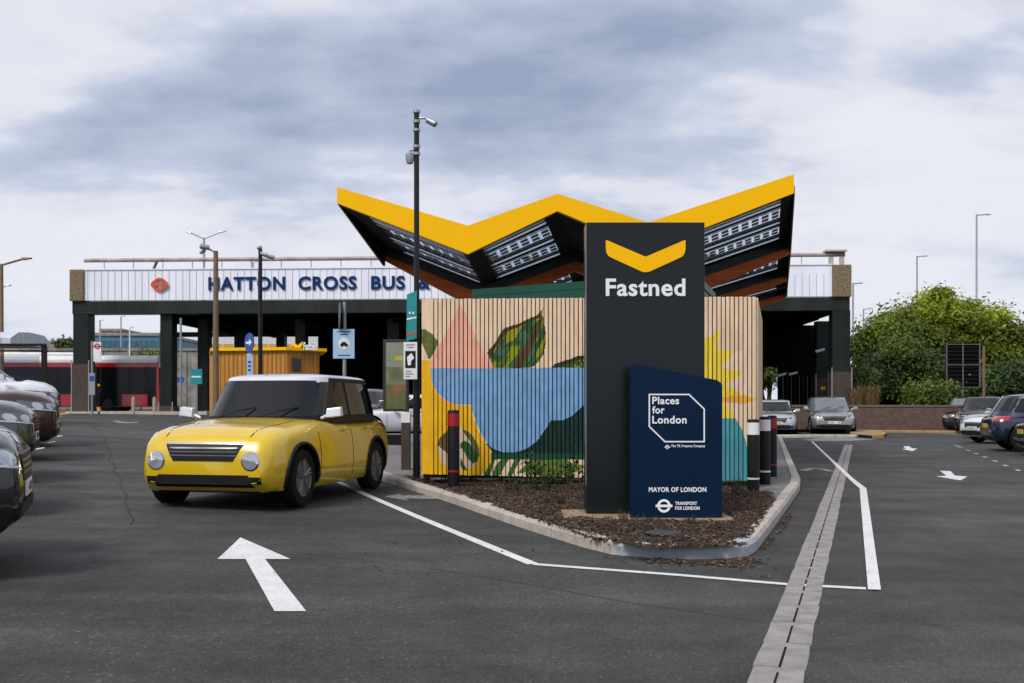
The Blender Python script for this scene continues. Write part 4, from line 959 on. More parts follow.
# white domed charger cover, poster display, teal sign, small post panel
z = 31.0; x = X(325, z); t = thing('white_cabinet', 'white dome topped cabinet right of the ochre kiosk', 'cabinet', (x, z, G(x, z)))
MB().lathe([(.24, 0), (.24, 1.35), (.21, 1.55), (.13, 1.72), (0, 1.80)], 20).build('body', M_whband, t, smooth=True); MB().box(-.12, .12, -.25, -.235, 1.25, 1.45).build('screen', M_glass, t)
z = 24.0; x = X(394.5, z); t = thing('poster_display', 'framed poster display with green and yellow print left of the fence', 'display', (x, z, G(x, z)+.1)); gb = t.location.z; ex = lambda px: X(px, z)-x; ez = lambda py: Zh(py, z)-gb
MB().box(ex(383), ex(408.5), 0, .16, ez(411.5), ez(339.5)).build('frame', mat('poster_frame', (.03, .018, .018), .5), t, bevel=.01)
mb = MB(); mb.box(ex(382), ex(409), .02, .14, 0, .3); mb.build('base', M_black, t)
def poster_col(u, v):
    k = mnoise.noise(Vector((u*3, v*5, 1)))
    if v > .62: return (.23, .27, .20) if not (.45 < u < .8 and .72 < v < .80) else (.55, .42, .02)
    if v > .35: return (.12+.2*max(0, k), .17+.12*k, .07)
    return (.10+.25*max(0, k), .10+.1*max(0, -k), .03)
mb = MB(); NU, NV = 24, 60
for i in range(NU):
    for j in range(NV):
        xa = ex(386)+(ex(406)-ex(386))*i/NU; xb = ex(386)+(ex(406)-ex(386))*(i+1)/NU; za = ez(409)+(ez(342.5)-ez(409))*j/NV; zb_ = ez(409)+(ez(342.5)-ez(409))*(j+1)/NV
        mb.add([(xa, -.008, za), (xb, -.008, za), (xb, -.008, zb_), (xa, -.008, zb_)], [(0, 1, 2, 3)], 0, poster_col(i/NU, j/NV))
mb.build('poster', mat('poster_print', (1, 1, 1), .3, attr='Col', coat=.5), t, recalc=False)
z = 33.0; x = X(196, z); t = thing('teal_sign', 'small teal sign board on a thin post left of the kiosk', 'sign', (x, z, G(x, z))); ez = lambda py: Zh(py, z)-t.location.z
MB().tube([(0, .04, 0), (0, .04, ez(369))], .03, 8).build('post', M_galv, t); mb = MB(); mb.box(X(190.5, z)-x, X(202, z)-x, 0, .02, ez(384), ez(369)); mb.build('panel', M_teal, t)
mb = MB(); mb.box(X(191.5, z)-x, X(201, z)-x, -.006, -.001, ez(377.5), ez(376)); mb.build('print', M_white, t)
z = 44.0; t = pole_thing('post_sign', 'tall grey pole with small blue panel beyond the kiosk', 'sign', 180.5, 0, z); ez = lambda py: Zh(py, z)-t.location.z
MB().tube([(0, .04, 0), (0, .04, ez(318))], .05, 8).build('post', M_galv, t); mb = MB(); mb.box(-.14, .14, 0, .02, ez(382.5), ez(377)); mb.build('panel', M_bluesign, t)

# ------------------------------------------------------------------ far background, left
def block(name, label, cat, x0, x1, y, dep, h, m, floors=0, mw=None, nwin=8):
    gb = G((x0+x1)/2, y); t = thing(name, label, cat, ((x0+x1)/2, y, gb)); w = x1-x0
    MB().box(-w/2, w/2, 0, dep, 0, h).build('wall', m, t)
    MB().box(-w/2-.2, w/2+.2, -.2, dep+.2, h+.01, h+.4).build('roof', M_conc, t)
    for f_ in range(floors):
        MB().box(-w/2+.4, w/2-.4, -.06, -.01, h*(f_+.35)/floors, h*(f_+.8)/floors).build('window_band', mw or M_glass, t)
        mb = MB()
        for k in range(nwin): xx = -w/2+w*(k+.5)/nwin; mb.box(xx-.06, xx+.06, -.10, -.065, h*(f_+.35)/floors, h*(f_+.8)/floors)
        mb.build('mullion', m, t)
    return t
M_tealb = mat('teal_cladding', (.05, .16, .23), .5, var=.15); M_beige = mat('beige_cladding', (.33, .27, .20), .8)
block('office_building', 'distant teal clad office block seen above the red bus', 'building', X(95, 130), X(158, 130), 130, 20, Zh(336, 130)-.9, M_tealb, 3, mat('teal_glass', (.03, .09, .14), .2), 12)
block('plant_room', 'small beige plant room above the teal office block', 'building', X(101, 152), X(121, 152), 152, 8, Zh(331.5, 152)-.9, M_beige)
block('warehouse', 'low pale warehouse far beyond the shelter', 'building', X(-60, 160), X(92, 160), 160, 20, Zh(343, 160)-.9, M_beige, 1, M_glass, 16)
block('warehouse', 'white and yellow depot seen through the station portal', 'building', X(206, 120), X(320, 120), 120, 20, Zh(328, 120)-.9, mat('depot_white', (.55, .57, .60), .6), 1, mat('depot_yellow', (.50, .30, .04), .6), 10)
mb = MB(); x0 = X(20, 72); x1 = X(215, 72)
w = thing('concrete_wall', 'stained concrete parapet wall behind the red bus', 'wall', ((x0+x1)/2, 72, G(x0, 72))); hw = (x1-x0)/2
for k in range(7): MB().box(-hw+k*hw*2/7+.02, -hw+(k+1)*hw*2/7-.02, 0, .35, 0, Zh(350.5, 72)-.92).build('wall_panel', M_conc, w, bevel=.03)
MB().box(-hw, hw, -.08, .43, Zh(350.5, 72)-.919, Zh(350.5, 72)-.75).build('coping', M_conc, w)
x = X(150, 64); t = thing('red_van', 'red van roof just visible above the concrete wall', 'van', (X(153, 76), 76, 2.6)); 
mb = MB(); mb.prism([(-1.6, 0), (-1.6, 1.2), (-1.2, 1.65), (1.4, 1.65), (1.6, 1.2), (1.6, 0)], 'y', 0, 1.9); mb.build('body', M_busred, t, bevel=.08); MB().box(-1.2, 1.2, -.03, -.012, .7, 1.2).build('window', M_glass, t); tag(t)
t['label'] = 'red van roof just visible above the concrete wall'
mb = MB(); x0 = X(20, 84)
deck = thing('bridge_deck', 'raised concrete road deck behind the parapet wall', 'bridge', (X(120, 85), 73, .9)); MB().box(-14, 9, 0, 14, 1.0, 1.75).build('deck', M_conc, deck)
for q in (-12, -4, 4): MB().box(q, q+.8, 2, 12, 0, .995).build('pier', M_conc, deck)

# ------------------------------------------------------------------ brick planter wall, right kerb
WY = 46.0
wl_ = thing('brick_wall', 'low brown brick planter wall running below the big tree', 'wall', (X(790, WY), WY+.3, 0)); wx = lambda px: X(px, WY)-X(790, WY)
def brick_mat():
    m = bpy.data.materials.new('brown_brick'); m.use_nodes = True; nt = m.node_tree; N = nt.nodes; L = nt.links; b = N['Principled BSDF']
    g = N.new('ShaderNodeTexCoord'); mp = N.new('ShaderNodeMapping'); mp.inputs['Rotation'].default_value = (radians(90), 0, 0); br = N.new('ShaderNodeTexBrick'); br.inputs['Scale'].default_value = 2.3
    br.inputs['Color1'].default_value = (.085, .050, .038, 1); br.inputs['Color2'].default_value = (.13, .080, .062, 1); br.inputs['Mortar'].default_value = (.12, .10, .09, 1); br.inputs['Mortar Size'].default_value = .012
    L.new(g.outputs['Object'], mp.inputs[0]); L.new(mp.outputs[0], br.inputs[0]); L.new(br.outputs[0], b.inputs['Base Color']); b.inputs['Roughness'].default_value = .9; return m
M_brick = brick_mat()
MB().box(wx(779), wx(1160), 0, .33, 0, Zh(407, WY)).build('wall', M_brick, wl_)
MB().box(wx(779)-.02, wx(1160), -.03, .36, Zh(407, WY)+.001, Zh(405, WY)).build('coping', mat('brick_coping', (.13, .10, .085), .9), wl_, bevel=.01)
soil = poly('planting_soil', [(X(779, WY), WY+.6), (32, WY+.6), (40, 75), (16.5, 75), (16.5, 49.2), (X(779, WY), 47)], mat('soil', (.03, .025, .018), .95), .95)
kerb('kerb', [Vector(hit(770, 437.6).xy), Vector(hit(856, 437.6).xy)], [M_kerb])
kk = [hit(1120, 435).xy, hit(872, 433.5).xy, ]
kerb('kerb', [hit(845, 432.2).xy, hit(945, 433.2).xy, hit(1130, 434).xy], [mat('worn_yellow_kerb', (.30, .19, .09), .85, var=.3)])
bm = MB(); pv = [hit(770, 436.8).xy, hit(856, 436.8).xy, hit(846, 431.6).xy, hit(945, 432.4).xy, hit(1130, 433.2).xy, Vector((34, 46.3)), Vector((10, 46.3))]
# island nub with yellow tipped kerb, right of the estate car
nub = [hit(850, 434.5).xy, hit(858, 437.2).xy, hit(872, 438.4).xy, hit(884, 437.6).xy, hit(887, 435.2).xy, hit(876, 433).xy]
mb = MB(); top = [(p.x, p.y, G(p.x, p.y)+.11) for p in nub]; bot = [(p.x, p.y, G(p.x, p.y)-.02) for p in nub]
mb.add(top+bot, [tuple(range(6))], 0); 
for i in range(6): mb.add([bot[i], bot[(i+1) % 6], top[(i+1) % 6], top[i]], [(0, 1, 2, 3)], 1 if i in (0, 2, 4) else 2)
tag(mb.build('traffic_island', [mat('island_tan', (.26, .18, .10), .9), mat('kerb_yellow', (.58, .36, .03), .7), M_black]), kind='structure')

# ------------------------------------------------------------------ dark sign board back, post
z = 50.0; t = pole_thing('sign_back', 'large black road sign seen from behind with grey frame, before the tree', 'sign', 963.5, 0, z); gb = t.location.z; ex = lambda px: X(px, z)-X(963.5, z); ez = lambda py: Zh(py, z)-gb
MB().box(ex(945.8), ex(980.2), 0, .06, ez(388), ez(343)).build('board', M_void, t)
mb = MB()
for q in (946, 962.3, 979): mb.box(ex(q), ex(q+.9), -.04, -.001, ez(388), ez(343))
for q in (344, 364.5, 387): mb.box(ex(945.8), ex(980.2), -.06, -.042, ez(q+.7), ez(q))
mb.build('frame', mat('sign_frame_grey', (.12, .13, .14), .5), t)
mb = MB()
for q in range(347, 388, 4): mb.box(ex(947), ex(979), -.03, -.001, ez(q+.35), ez(q))
mb.build('stiffeners', mat('sign_ribs', (.018, .02, .022), .5), t)
for q in (963,): MB().tube([(ex(q), .1, 0), (ex(q), .1, ez(350))], .06, 8).build('post', M_galv, t)
z = 49.0; t = pole_thing('timber_post', 'weathered brown post right of the black sign back', 'post', 983.8, 0, z); MB().tube([(0, 0, 0), (0, 0, Zh(346, z)-t.location.z)], .07, 8).build('post', M_pole, t); MB().box(-.22, 0, -.03, .03, 3.4, 3.5).build('bracket', M_pole, t)

# ------------------------------------------------------------------ trees
def leaf_mat(name):
    m = mat(name, (1, 1, 1), .55, attr='Col', var=.15, scale=1.2)
    nt = m.node_tree; b = nt.nodes['Principled BSDF']; N = nt.nodes; L = nt.links
    tr = N.new('ShaderNodeBsdfTranslucent'); at = N.new('ShaderNodeAttribute'); at.attribute_name = 'Col'; L.new(at.outputs[0], tr.inputs[0])
    mx = N.new('ShaderNodeMixShader'); mx.inputs[0].default_value = .3; o = N['Material Output']
    L.new(b.outputs[0], mx.inputs[1]); L.new(tr.outputs[0], mx.inputs[2]); L.new(mx.outputs[0], o.inputs[0]); return m
M_leaf = leaf_mat('foliage')
def tree(label, px, z, lobes, leaf=.16, nleaf=26000, name='tree', tint=(1, 1, 1), trunk=.22, gbase=None, group=None, seed=1, cat='tree', gold_light=1.0):
    rnd = random.Random(seed); x = X(px, z); g0 = G(x, z) if gbase is None else gbase
    t = thing(name, label, cat, (x, z, g0), 0, group); mb = MB(); 
    L3 = []; vol = 0
    for lx_, ly_, rx_, rz_ in lobes:      # measured centre and radii
        c = Vector((X(lx_, z)-x, rnd.uniform(-1, 1)*rx_*z/F*.25, Zh(ly_, z)-g0)); R = Vector((rx_*z/F, rx_*z/F*.8, rz_*z/F)); L3.append((c, R)); vol += R.x*R.z
    tk = MB(); topc = max(L3, key=lambda q: q[0].z)[0]
    tk.tube([(0, 0, -.1), (.05, 0, topc.z*.25), (topc.x*.3, 0, topc.z*.55), (topc.x*.8, 0, topc.z)], [trunk, trunk*.8, trunk*.5, trunk*.15], 10)
    for c, R in L3: 
        b0 = Vector((topc.x*.1, 0, topc.z*.22)); tk.tube([b0, b0.lerp(c, .5)+Vector((0, 0, -.2)), c+Vector((0, 0, R.z*.5))], [trunk*.5, trunk*.3, trunk*.08], 7)
    tk.build('trunk', M_bark, t, smooth=True)
    clumps = []
    for c, R in L3:
        k = max(6, int(R.x*R.z*5.5))
        for _ in range(k):
            d = Vector((rnd.gauss(0, 1), rnd.gauss(0, 1), rnd.gauss(0, 1))).normalized(); rr_ = rnd.uniform(.45, 1.0)**.7*1.08
            q = c+Vector((d.x*R.x, d.y*R.y, d.z*R.z))*rr_
            if q.z > .3: clumps.append((q, rnd.uniform(.25, 1.2), rnd.uniform(.5, 1.6)))
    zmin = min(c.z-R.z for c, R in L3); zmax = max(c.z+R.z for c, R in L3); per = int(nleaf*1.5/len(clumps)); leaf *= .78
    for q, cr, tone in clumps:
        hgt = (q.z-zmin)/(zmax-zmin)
        for _ in range(per):
            d = Vector((rnd.gauss(0, 1), rnd.gauss(0, 1), rnd.gauss(0, .7)))*cr*.55; p = q+d
            if p.z < .1: continue
            n_ = (d.normalized()*.6+Vector((rnd.uniform(-1, 1), rnd.uniform(-1, 1), rnd.uniform(-.2, 1.2)))).normalized()
            a = n_.cross(Vector((rnd.random(), rnd.random(), rnd.random()-.5))).normalized(); b = n_.cross(a); s = leaf*rnd.uniform(.6, 1.3)
            k = tone*rnd.uniform(.75, 1.25); hk = max(0, hgt)**1.3*gold_light  # leaf colour yellows and lightens with height, painting in light from above
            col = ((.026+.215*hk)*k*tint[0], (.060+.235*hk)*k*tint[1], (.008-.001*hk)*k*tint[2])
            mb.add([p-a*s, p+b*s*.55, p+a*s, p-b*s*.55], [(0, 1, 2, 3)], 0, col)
    mb.build('crown', M_leaf, t, recalc=False); return t
tree('large round tree with golden green crown behind the black sign', 945, 62, [(943, 343, 52, 44), (905, 335, 24, 26), (930, 335, 26, 26), (945, 318, 30, 24), (968, 330, 26, 24), (912, 345, 22, 24), (950, 350, 34, 22), (941, 303, 15, 12), (975, 328, 22, 18)], nleaf=42000, gbase=.9, seed=3, gold_light=1.15, name='broadleaf_tree')
tree('round tree at the right edge with yellow green crown', 1005, 60, [(998, 338, 22, 20), (985, 350, 24, 22), (1016, 356, 20, 18), (1010, 372, 26, 22), (1030, 375, 24, 26)], nleaf=36000, gbase=.9, seed=5, gold_light=.95, name='broadleaf_tree')
tree('darker leaning tree forming the left side of the tree clump', 888, 60, [(893, 332, 18, 18), (912, 326, 16, 16), (880, 350, 18, 18), (868, 345, 9, 12), (892, 368, 24, 22), (870, 374, 14, 18)], nleaf=36000, gbase=.9, seed=8, gold_light=.62, name='broadleaf_tree')
tree('dense dark shrub in front of the trees behind the brick wall', 905, 54, [(900, 372, 26, 20), (922, 378, 24, 18), (880, 385, 18, 14), (940, 390, 20, 12)], nleaf=30000, gbase=.9, trunk=.08, seed=11, gold_light=.22, name='shrub', cat='shrub', tint=(.8, .85, 1), leaf=.12)
tree('long dark hedge row behind the brick wall', 950, 56, [(865+14*q, 395, 10, 12) for q in range(14)], nleaf=26000, gbase=.9, trunk=.05, seed=31, gold_light=.12, name='hedge', cat='hedge', leaf=.12)
tree('light green bush against the wall below the black sign', 935, 50, [(935, 393, 12, 9), (948, 396, 9, 8), (922, 397, 8, 6)], nleaf=6000, gbase=.9, trunk=.04, seed=12, gold_light=.7, name='shrub', cat='shrub', leaf=.10)
tree('dark low bush right of the timber post', 995, 53, [(992, 385, 14, 14), (1012, 384, 16, 14), (1032, 386, 14, 14)], nleaf=12000, gbase=.9, trunk=.05, seed=13, gold_light=.15, name='shrub', cat='shrub', tint=(.8, .9, 1), leaf=.12)
tree('small bush by the brick column base', 862, 51, [(861, 388, 7, 12), (858, 378, 5, 8)], nleaf=3500, gbase=.9, trunk=.04, seed=14, gold_light=.3, name='shrub', cat='shrub', leaf=.1)
tree('tree seen through the passage at the right end of the station', 768, 72, [(768, 365, 10, 26), (775, 350, 10, 22), (760, 385, 12, 18)], nleaf=12000, seed=15, gold_light=.5, name='broadleaf_tree')
tree('small light green bush above the red bus', 141, 66, [(141, 363, 9, 7), (150, 367, 7, 5)], nleaf=3500, seed=16, gold_light=.9, gbase=.9, trunk=.05, name='shrub', cat='shrub', leaf=.12)
tree('distant low hedge seen left of the station columns', 75, 140, [(70, 345, 10, 6), (85, 348, 8, 6)], nleaf=2500, seed=17, gold_light=.3, name='shrub', cat='shrub', leaf=.35)
def grass_clump(px, z, h, label):
    x = X(px, z); t = thing('ornamental_grass', label, 'grass clump', (x, z, .95), 0, 'straw coloured grasses on the planter'); mb = MB()
    for _ in range(260):
        a = random.uniform(0, 2*pi); l = h*random.uniform(.6, 1.1); s = random.uniform(.05, .55); b = Vector((random.gauss(0, .12), random.gauss(0, .12), 0)); k = random.uniform(.6, 1.2)
        m_ = b+Vector((cos(a)*l*s*.5, sin(a)*l*s*.5, l*.75)); e_ = b+Vector((cos(a)*l*s, sin(a)*l*s, l*.9)); w_ = Vector((-sin(a), cos(a), 0))*.012
        mb.add([b-w_, b+w_, m_+w_, m_-w_, e_], [(0, 1, 2, 3), (3, 2, 4)], 0, (.20*k, .13*k, .045*k))
    mb.build('blades', mat('dry_grass', (1, 1, 1), .8, attr='Col'), t, recalc=False)
grass_clump(870.5, 48.2, 1.35, 'right straw coloured grass clump on the planter'); grass_clump(856.5, 48.0, 1.3, 'straw coloured grass clump beside the brick column')

# ------------------------------------------------------------------ cars
def interp(pts, x):
    if x <= pts[0][0]: return pts[0][1]
    for (a, b), (c, d) in zip(pts, pts[1:]):
        if x <= c:
            t = (x-a)/(c-a); t2 = t*t*(3-2*t)*.5+t*.5; return b+(d-b)*t2
    return pts[-1][1]
def paint(name, col, metal=.35, rough=.28): return mat(name, col, rough, metal, var=.03, coat=.9)
CARN = 0
def car(label, loc, rz, colr, kind='hatch', Lc=4.1, W=1.78, H=1.48, roofm=None, rim=None, group=None, cat='car', name='parked_car', wr=.325, glassm=None, round_lights=False, plate=True, two_tone_pillars=False, steer=0, suvtrim=True, grille=None, lamps=M_lamp):
    """local +x is the front"""
    global CARN; CARN += 1
    glassm = glassm or M_glass; rim = rim or M_rim
    g0 = G(loc[0], loc[1]); t = thing(name, label, cat, (loc[0], loc[1], g0), rz, group)
    hl = Lc/2; belt = H*.635; cl = .17 if kind != 'suv' else .22; hood = H*.60 if kind not in ('suv', 'mpv') else H*.645
    P = dict(hatch=dict(wsb=.20, wst=-.03, rft=-.40, rfb=-.475), suv=dict(wsb=.215, wst=.03, rft=-.40, rfb=-.48), mpv=dict(wsb=.34, wst=.14, rft=-.42, rfb=-.485), saloon=dict(wsb=.17, wst=-.01, rft=-.25, rfb=-.40), mini=dict(wsb=.215, wst=.09, rft=-.41, rfb=-.465), estate=dict(wsb=.21, wst=.02, rft=-.42, rfb=-.485))[kind]
    nose = H*.36; tail = H*.60 if kind != 'saloon' else H*.58
    top = [(-hl, tail*.78), (-hl+.05, tail*.93), (-hl+.18, tail+.02), (-.35*Lc, belt-.01), (.1*Lc, belt), (P['wsb']*Lc, belt-.015), (.36*Lc, hood-.02), (.43*Lc, hood*.94), (.475*Lc, hood*.85), (hl-.02, hood*.72), (hl, hood*.60)]
    if kind in ('suv', 'mpv'): top[-5:] = [(.36*Lc, hood), (.43*Lc, hood*.965), (.475*Lc, hood*.90), (hl-.02, hood*.80), (hl, hood*.66)]
    bot = [(-hl, cl+.20), (-hl+.12, cl+.06), (-hl+.45, cl), (hl-.6, cl), (hl-.15, cl+.03), (hl, cl+.14)]
    wid = [(-hl, .80), (-hl+.06, .89), (-hl+.25, .96), (-.28*Lc, 1.0), (.25*Lc, 1.0), (.38*Lc, .965), (.45*Lc, .90), (hl-.05, .80), (hl, .72)]
    if kind == 'mini': wid = [(-hl, .82), (-hl+.06, .90), (-hl+.25, .97), (-.28*Lc, 1.0), (.3*Lc, 1.0), (.40*Lc, .97), (.46*Lc, .90), (hl-.04, .82), (hl, .76)]
    prof = [(0, 0), (.78, 0), (.92, .035), (.975, .12), (1.0, .30), (1.0, .46), (.992, .60), (.975, .74), (.945, .85), (.89, .935), (.78, .985), (.45, 1.02), (0, 1.035)]
    NX = 46; st = [-hl+Lc*(.5-.5*cos(pi*i/NX)) for i in range(NX+1)]
    rings = []
    for x in st:
        zt, zb, w = interp(top, x), interp(bot, x), interp(wid, x)*W/2
        hf = [(w*a, zb+(zt-zb)*b) for a, b in prof]
        rings.append([(x, y, z) for y, z in hf]+[(x, -y, z) for y, z in hf[-2:0:-1]])
    n = len(rings[0]); v = [p for r in rings for p in r]; f = [(i*n+k, i*n+(k+1) % n, (i+1)*n+(k+1) % n, (i+1)*n+k) for i in range(NX) for k in range(n)]+[list(range(n))[::-1], [NX*n+k for k in range(n)]]
    bmat = colr
    wx_ = (.5*Lc-.80 if kind != 'mini' else .5*Lc-.72, -.5*Lc+.78); wz = wr
    # raw mesh + boolean arches
    me = bpy.data.meshes.new('b'); me.from_pydata(v, [], f)
    bmx = bmesh.new(); bmx.from_mesh(me); bmesh.ops.recalc_face_normals(bmx, faces=bmx.faces); bmx.to_mesh(me); bmx.free()
    body = link(bpy.data.objects.new('b', me)); cm = MB()
    for xx in wx_:
        for s in (-1, 1):
            a, b = sorted((s*(W/2-.30), s*(W/2+.2))); cm.lathe([(wr*1.16, a), (wr*1.16, b)], 40, (xx, 0, wz), 'y')
    cut = cm.build('c', M_trim); md = body.modifiers.new('b', 'BOOLEAN'); md.object = cut; md.operation = 'DIFFERENCE'; md.solver = 'EXACT'
    dg = bpy.context.evaluated_depsgraph_get(); dg.update(); me2 = bpy.data.meshes.new_from_object(body.evaluated_get(dg))
    for o in (body, cut): COL.objects.unlink(o); bpy.data.objects.remove(o)
    me2.materials.clear(); me2.materials.append(bmat); me2.materials.append(M_trim); me2.name = 'body'
    for p in me2.polygons:
        c = p.center; p.material_index = 0; p.use_smooth = True
        for xx in wx_:
            r_ = sqrt((c.x-xx)**2+(c.z-wz)**2)
            if r_ < wr*1.165 and abs(c.y) < W/2+.02 and (abs(p.normal.y) < .3 or abs(c.y) < W/2-.27): p.material_index = 1; p.use_smooth = False
        if c.z < cl+(.10 if (kind == 'suv' and suvtrim) else .05): p.material_index = 1
    try: me2.set_sharp_from_angle(angle=radians(40))
    except Exception: pass
    bo = link(bpy.data.objects.new('body', me2)); bo.parent = t
    # greenhouse
    NT = 9; NS = 72; rg = []; zb0 = belt-.06
    sup = 3.6
    for j in range(NT+5):
        if j <= NT: k = j/NT; 
        else: k = 1
        cap = max(0, j-NT)/4
        kk = k**.92
        xf = (P['wsb']+(P['wst']-P['wsb'])*kk)*Lc; xr = (P['rfb']+(P['rft']-P['rfb'])*kk)*Lc
        w = W/2*(.945-(.145 if kind != 'mini' else .125)*kk**1.25); z = zb0+(H-.075-zb0)*k
        if cap: 
            sc_ = [0, .93, .78, .5, .0][j-NT]; cxm = (xf+xr)/2; hx = (xf-xr)/2*sc_; w *= sc_; z = H-.075+.075*sqrt(max(0, 1-sc_**2)) if sc_ else H
            xf, xr = cxm+hx, cxm-hx
        r_ = []
        for i in range(NS):
            a = 2*pi*i/NS; ca, sa = cos(a), sin(a); cxm = (xf+xr)/2; hx = (xf-xr)/2
            r_.append((cxm+hx*math.copysign(abs(ca)**(2/sup), ca), w*math.copysign(abs(sa)**(2/sup), sa), z+(.015*(1-abs(sa)) if 0 < j <= NT else 0)))
        rg.append(r_)
    v = [p for r in rg for p in r]; f = [(i*NS+k, i*NS+(k+1) % NS, (i+1)*NS+(k+1) % NS, (i+1)*NS+k) for i in range(NT+4) for k in range(NS)]
    mb = MB(); mb.add(v, f); gh = mb.build('cabin', [M_trim if two_tone_pillars else bmat, roofm or bmat], t, smooth=True)
    for p in gh.data.polygons: p.material_index = 1 if p.center.z > H-.105 else 0
    # decals projected onto the shell
    V = [Vector(q.co) for q in me2.vertices]; Fc = [list(p.vertices) for p in me2.polygons]; o_ = len(V)
    V += [q.co.copy() for q in gh.data.vertices]; Fc += [[i+o_ for i in p.vertices] for p in gh.data.polygons]
    bvh = BVHTree.FromPolygons(V, Fc)
    def decal(nm, q4, dirn, m, nu=12, nv=8, off=.006, parent=None, round_=False, label=None):
        q = [Vector(p) for p in q4]; D = Vector(dirn).normalized(); vs_ = []; ok = []
        for j in range(nv+1):
            for i in range(nu+1):
                a, b = i/nu, j/nv
                if round_:
                    a2, b2 = 2*a-1, 2*b-1; a = .5+.5*a2*sqrt(max(0, 1-b2*b2/2)); b = .5+.5*b2*sqrt(max(0, 1-a2*a2/2))
                p = q[0].lerp(q[1], a).lerp(q[3].lerp(q[2], a), b); h_ = bvh.ray_cast(p-D*1.5, D, 9)
                if h_[0] is None: ok.append(False); vs_.append(p)
                else:
                    nn_ = h_[1] if h_[1].dot(D) < 0 else -h_[1]
                    ok.append(True); vs_.append(h_[0]+nn_*off)
        fs = [(j*(nu+1)+i, j*(nu+1)+i+1, (j+1)*(nu+1)+i+1, (j+1)*(nu+1)+i) for j in range(nv) for i in range(nu)]
        fs = [f_ for f_ in fs if all(ok[k] for k in f_) and max((vs_[f_[a]]-vs_[f_[(a+1) % 4]]).length for a in range(4)) < .35]
        if not fs: return None
        mb = MB(); mb.add(vs_, fs); return mb.build(nm, m, parent or t, smooth=True, recalc=False)
    xw0, xw1 = P['wsb']*Lc, P['wst']*Lc; zt_g = H-.13; zb_g = belt+.035
    yb, yt = W/2*.80, W/2*.665
    decal('windscreen', [(3, -yb, zb_g-.015), (3, yb, zb_g-.015), (3, yt, zt_g+.015), (3, -yt, zt_g+.015)], (-1, 0, -.0), glassm, 16, 8)
    decal('rear_window', [(-3, -yb*.9, zb_g+.06), (-3, yb*.9, zb_g+.06), (-3, yt*.95, zt_g), (-3, -yt*.95, zt_g)], (1, 0, 0), glassm, 12, 6)
    bp = -.07*Lc
    def xs_at(zz, fr):  # x of glass edge line
        k = (zz-zb0)/(H-.075-zb0); return (P['wsb']+(P['wst']-P['wsb'])*k)*Lc-.20 if fr else (P['rfb']+(P['rft']-P['rfb'])*k)*Lc+.22
    for s in (-1, 1):
        decal('side_window', [(bp+.04, s*3, zb_g), (xs_at(zb_g, 1)-.02, s*3, zb_g), (xs_at(zt_g, 1), s*3, zt_g), (bp+.04, s*3, zt_g)], (0, -s, 0), glassm, 8, 5)
        decal('side_window', [(xs_at(zb_g, 0)+.04, s*3, zb_g+.02), (bp-.04, s*3, zb_g), (bp-.04, s*3, zt_g), (xs_at(zt_g, 0), s*3, zt_g-.01)], (0, -s, 0), glassm, 8, 5)
        # shut lines and handles
        for xx in (bp, .5*Lc-1.28 if kind != 'mini' else .5*Lc-1.2, -.28*Lc):
            decal('shut_line', [(xx-.006, s*3, cl+.12), (xx+.006, s*3, cl+.12), (xx+.006, s*3, belt-.05), (xx-.006, s*3, belt-.05)], (0, -s, 0), M_void, 1, 12, .002)
        for xx in (bp+.12, -.26*Lc+.05): MB().box(xx, xx+.19, s*(W/2-.012), s*(W/2+.022), belt-.15, belt-.118).build('door_handle', bmat, t, bevel=.008)
        # mirror
        mx_ = xw0-.28; mb = MB(); q = s*(W/2+.02)
        mb.hexa([(mx_-.05, q-.03*s, belt+.0), (mx_+.07, q-.03*s, belt+.01), (mx_+.05, q+.16*s, belt+.03), (mx_-.05, q+.16*s, belt+.03)], [(mx_-.04, q-.03*s, belt+.13), (mx_+.05, q-.03*s, belt+.12), (mx_+.03, q+.15*s, belt+.14), (mx_-.04, q+.15*s, belt+.15)])
        mb.tube([(mx_, s*(W/2-.10), belt+.0), (mx_, q, belt+.05)], .022, 8)
        mb.build('mirror', [roofm or bmat], t, bevel=.012)
        hz = hood*.80
        if round_lights:
            decal('headlight', [(3, s*(W/2-.34)-.11, hz-.07), (3, s*(W/2-.34)+.11, hz-.07), (3, s*(W/2-.34)+.11, hz+.15), (3, s*(W/2-.34)-.11, hz+.15)], (-1, 0, -.25), M_chrome, 10, 10, .004, round_=True)
            decal('headlight', [(3, s*(W/2-.34)-.095, hz-.055), (3, s*(W/2-.34)+.095, hz-.055), (3, s*(W/2-.34)+.095, hz+.135), (3, s*(W/2-.34)-.095, hz+.135)], (-1, 0, -.25), lamps, 10, 10, .012, round_=True)
        else:
            # wraps round the corner of the wing
            ax_, ay_ = .5*Lc-.04, W/2*.58; bx_, by_ = .5*Lc-.46, W/2*1.0; l0, l1 = hood*.665, hood*.80
            hd = decal('headlight', [(ax_, s*ay_, l0), (bx_, s*by_, l0+.07), (bx_-.06, s*by_, l1+.07), (ax_-.03, s*ay_, l1)], (-.75, -.62*s, -.05), M_lens, 12, 5, .006)
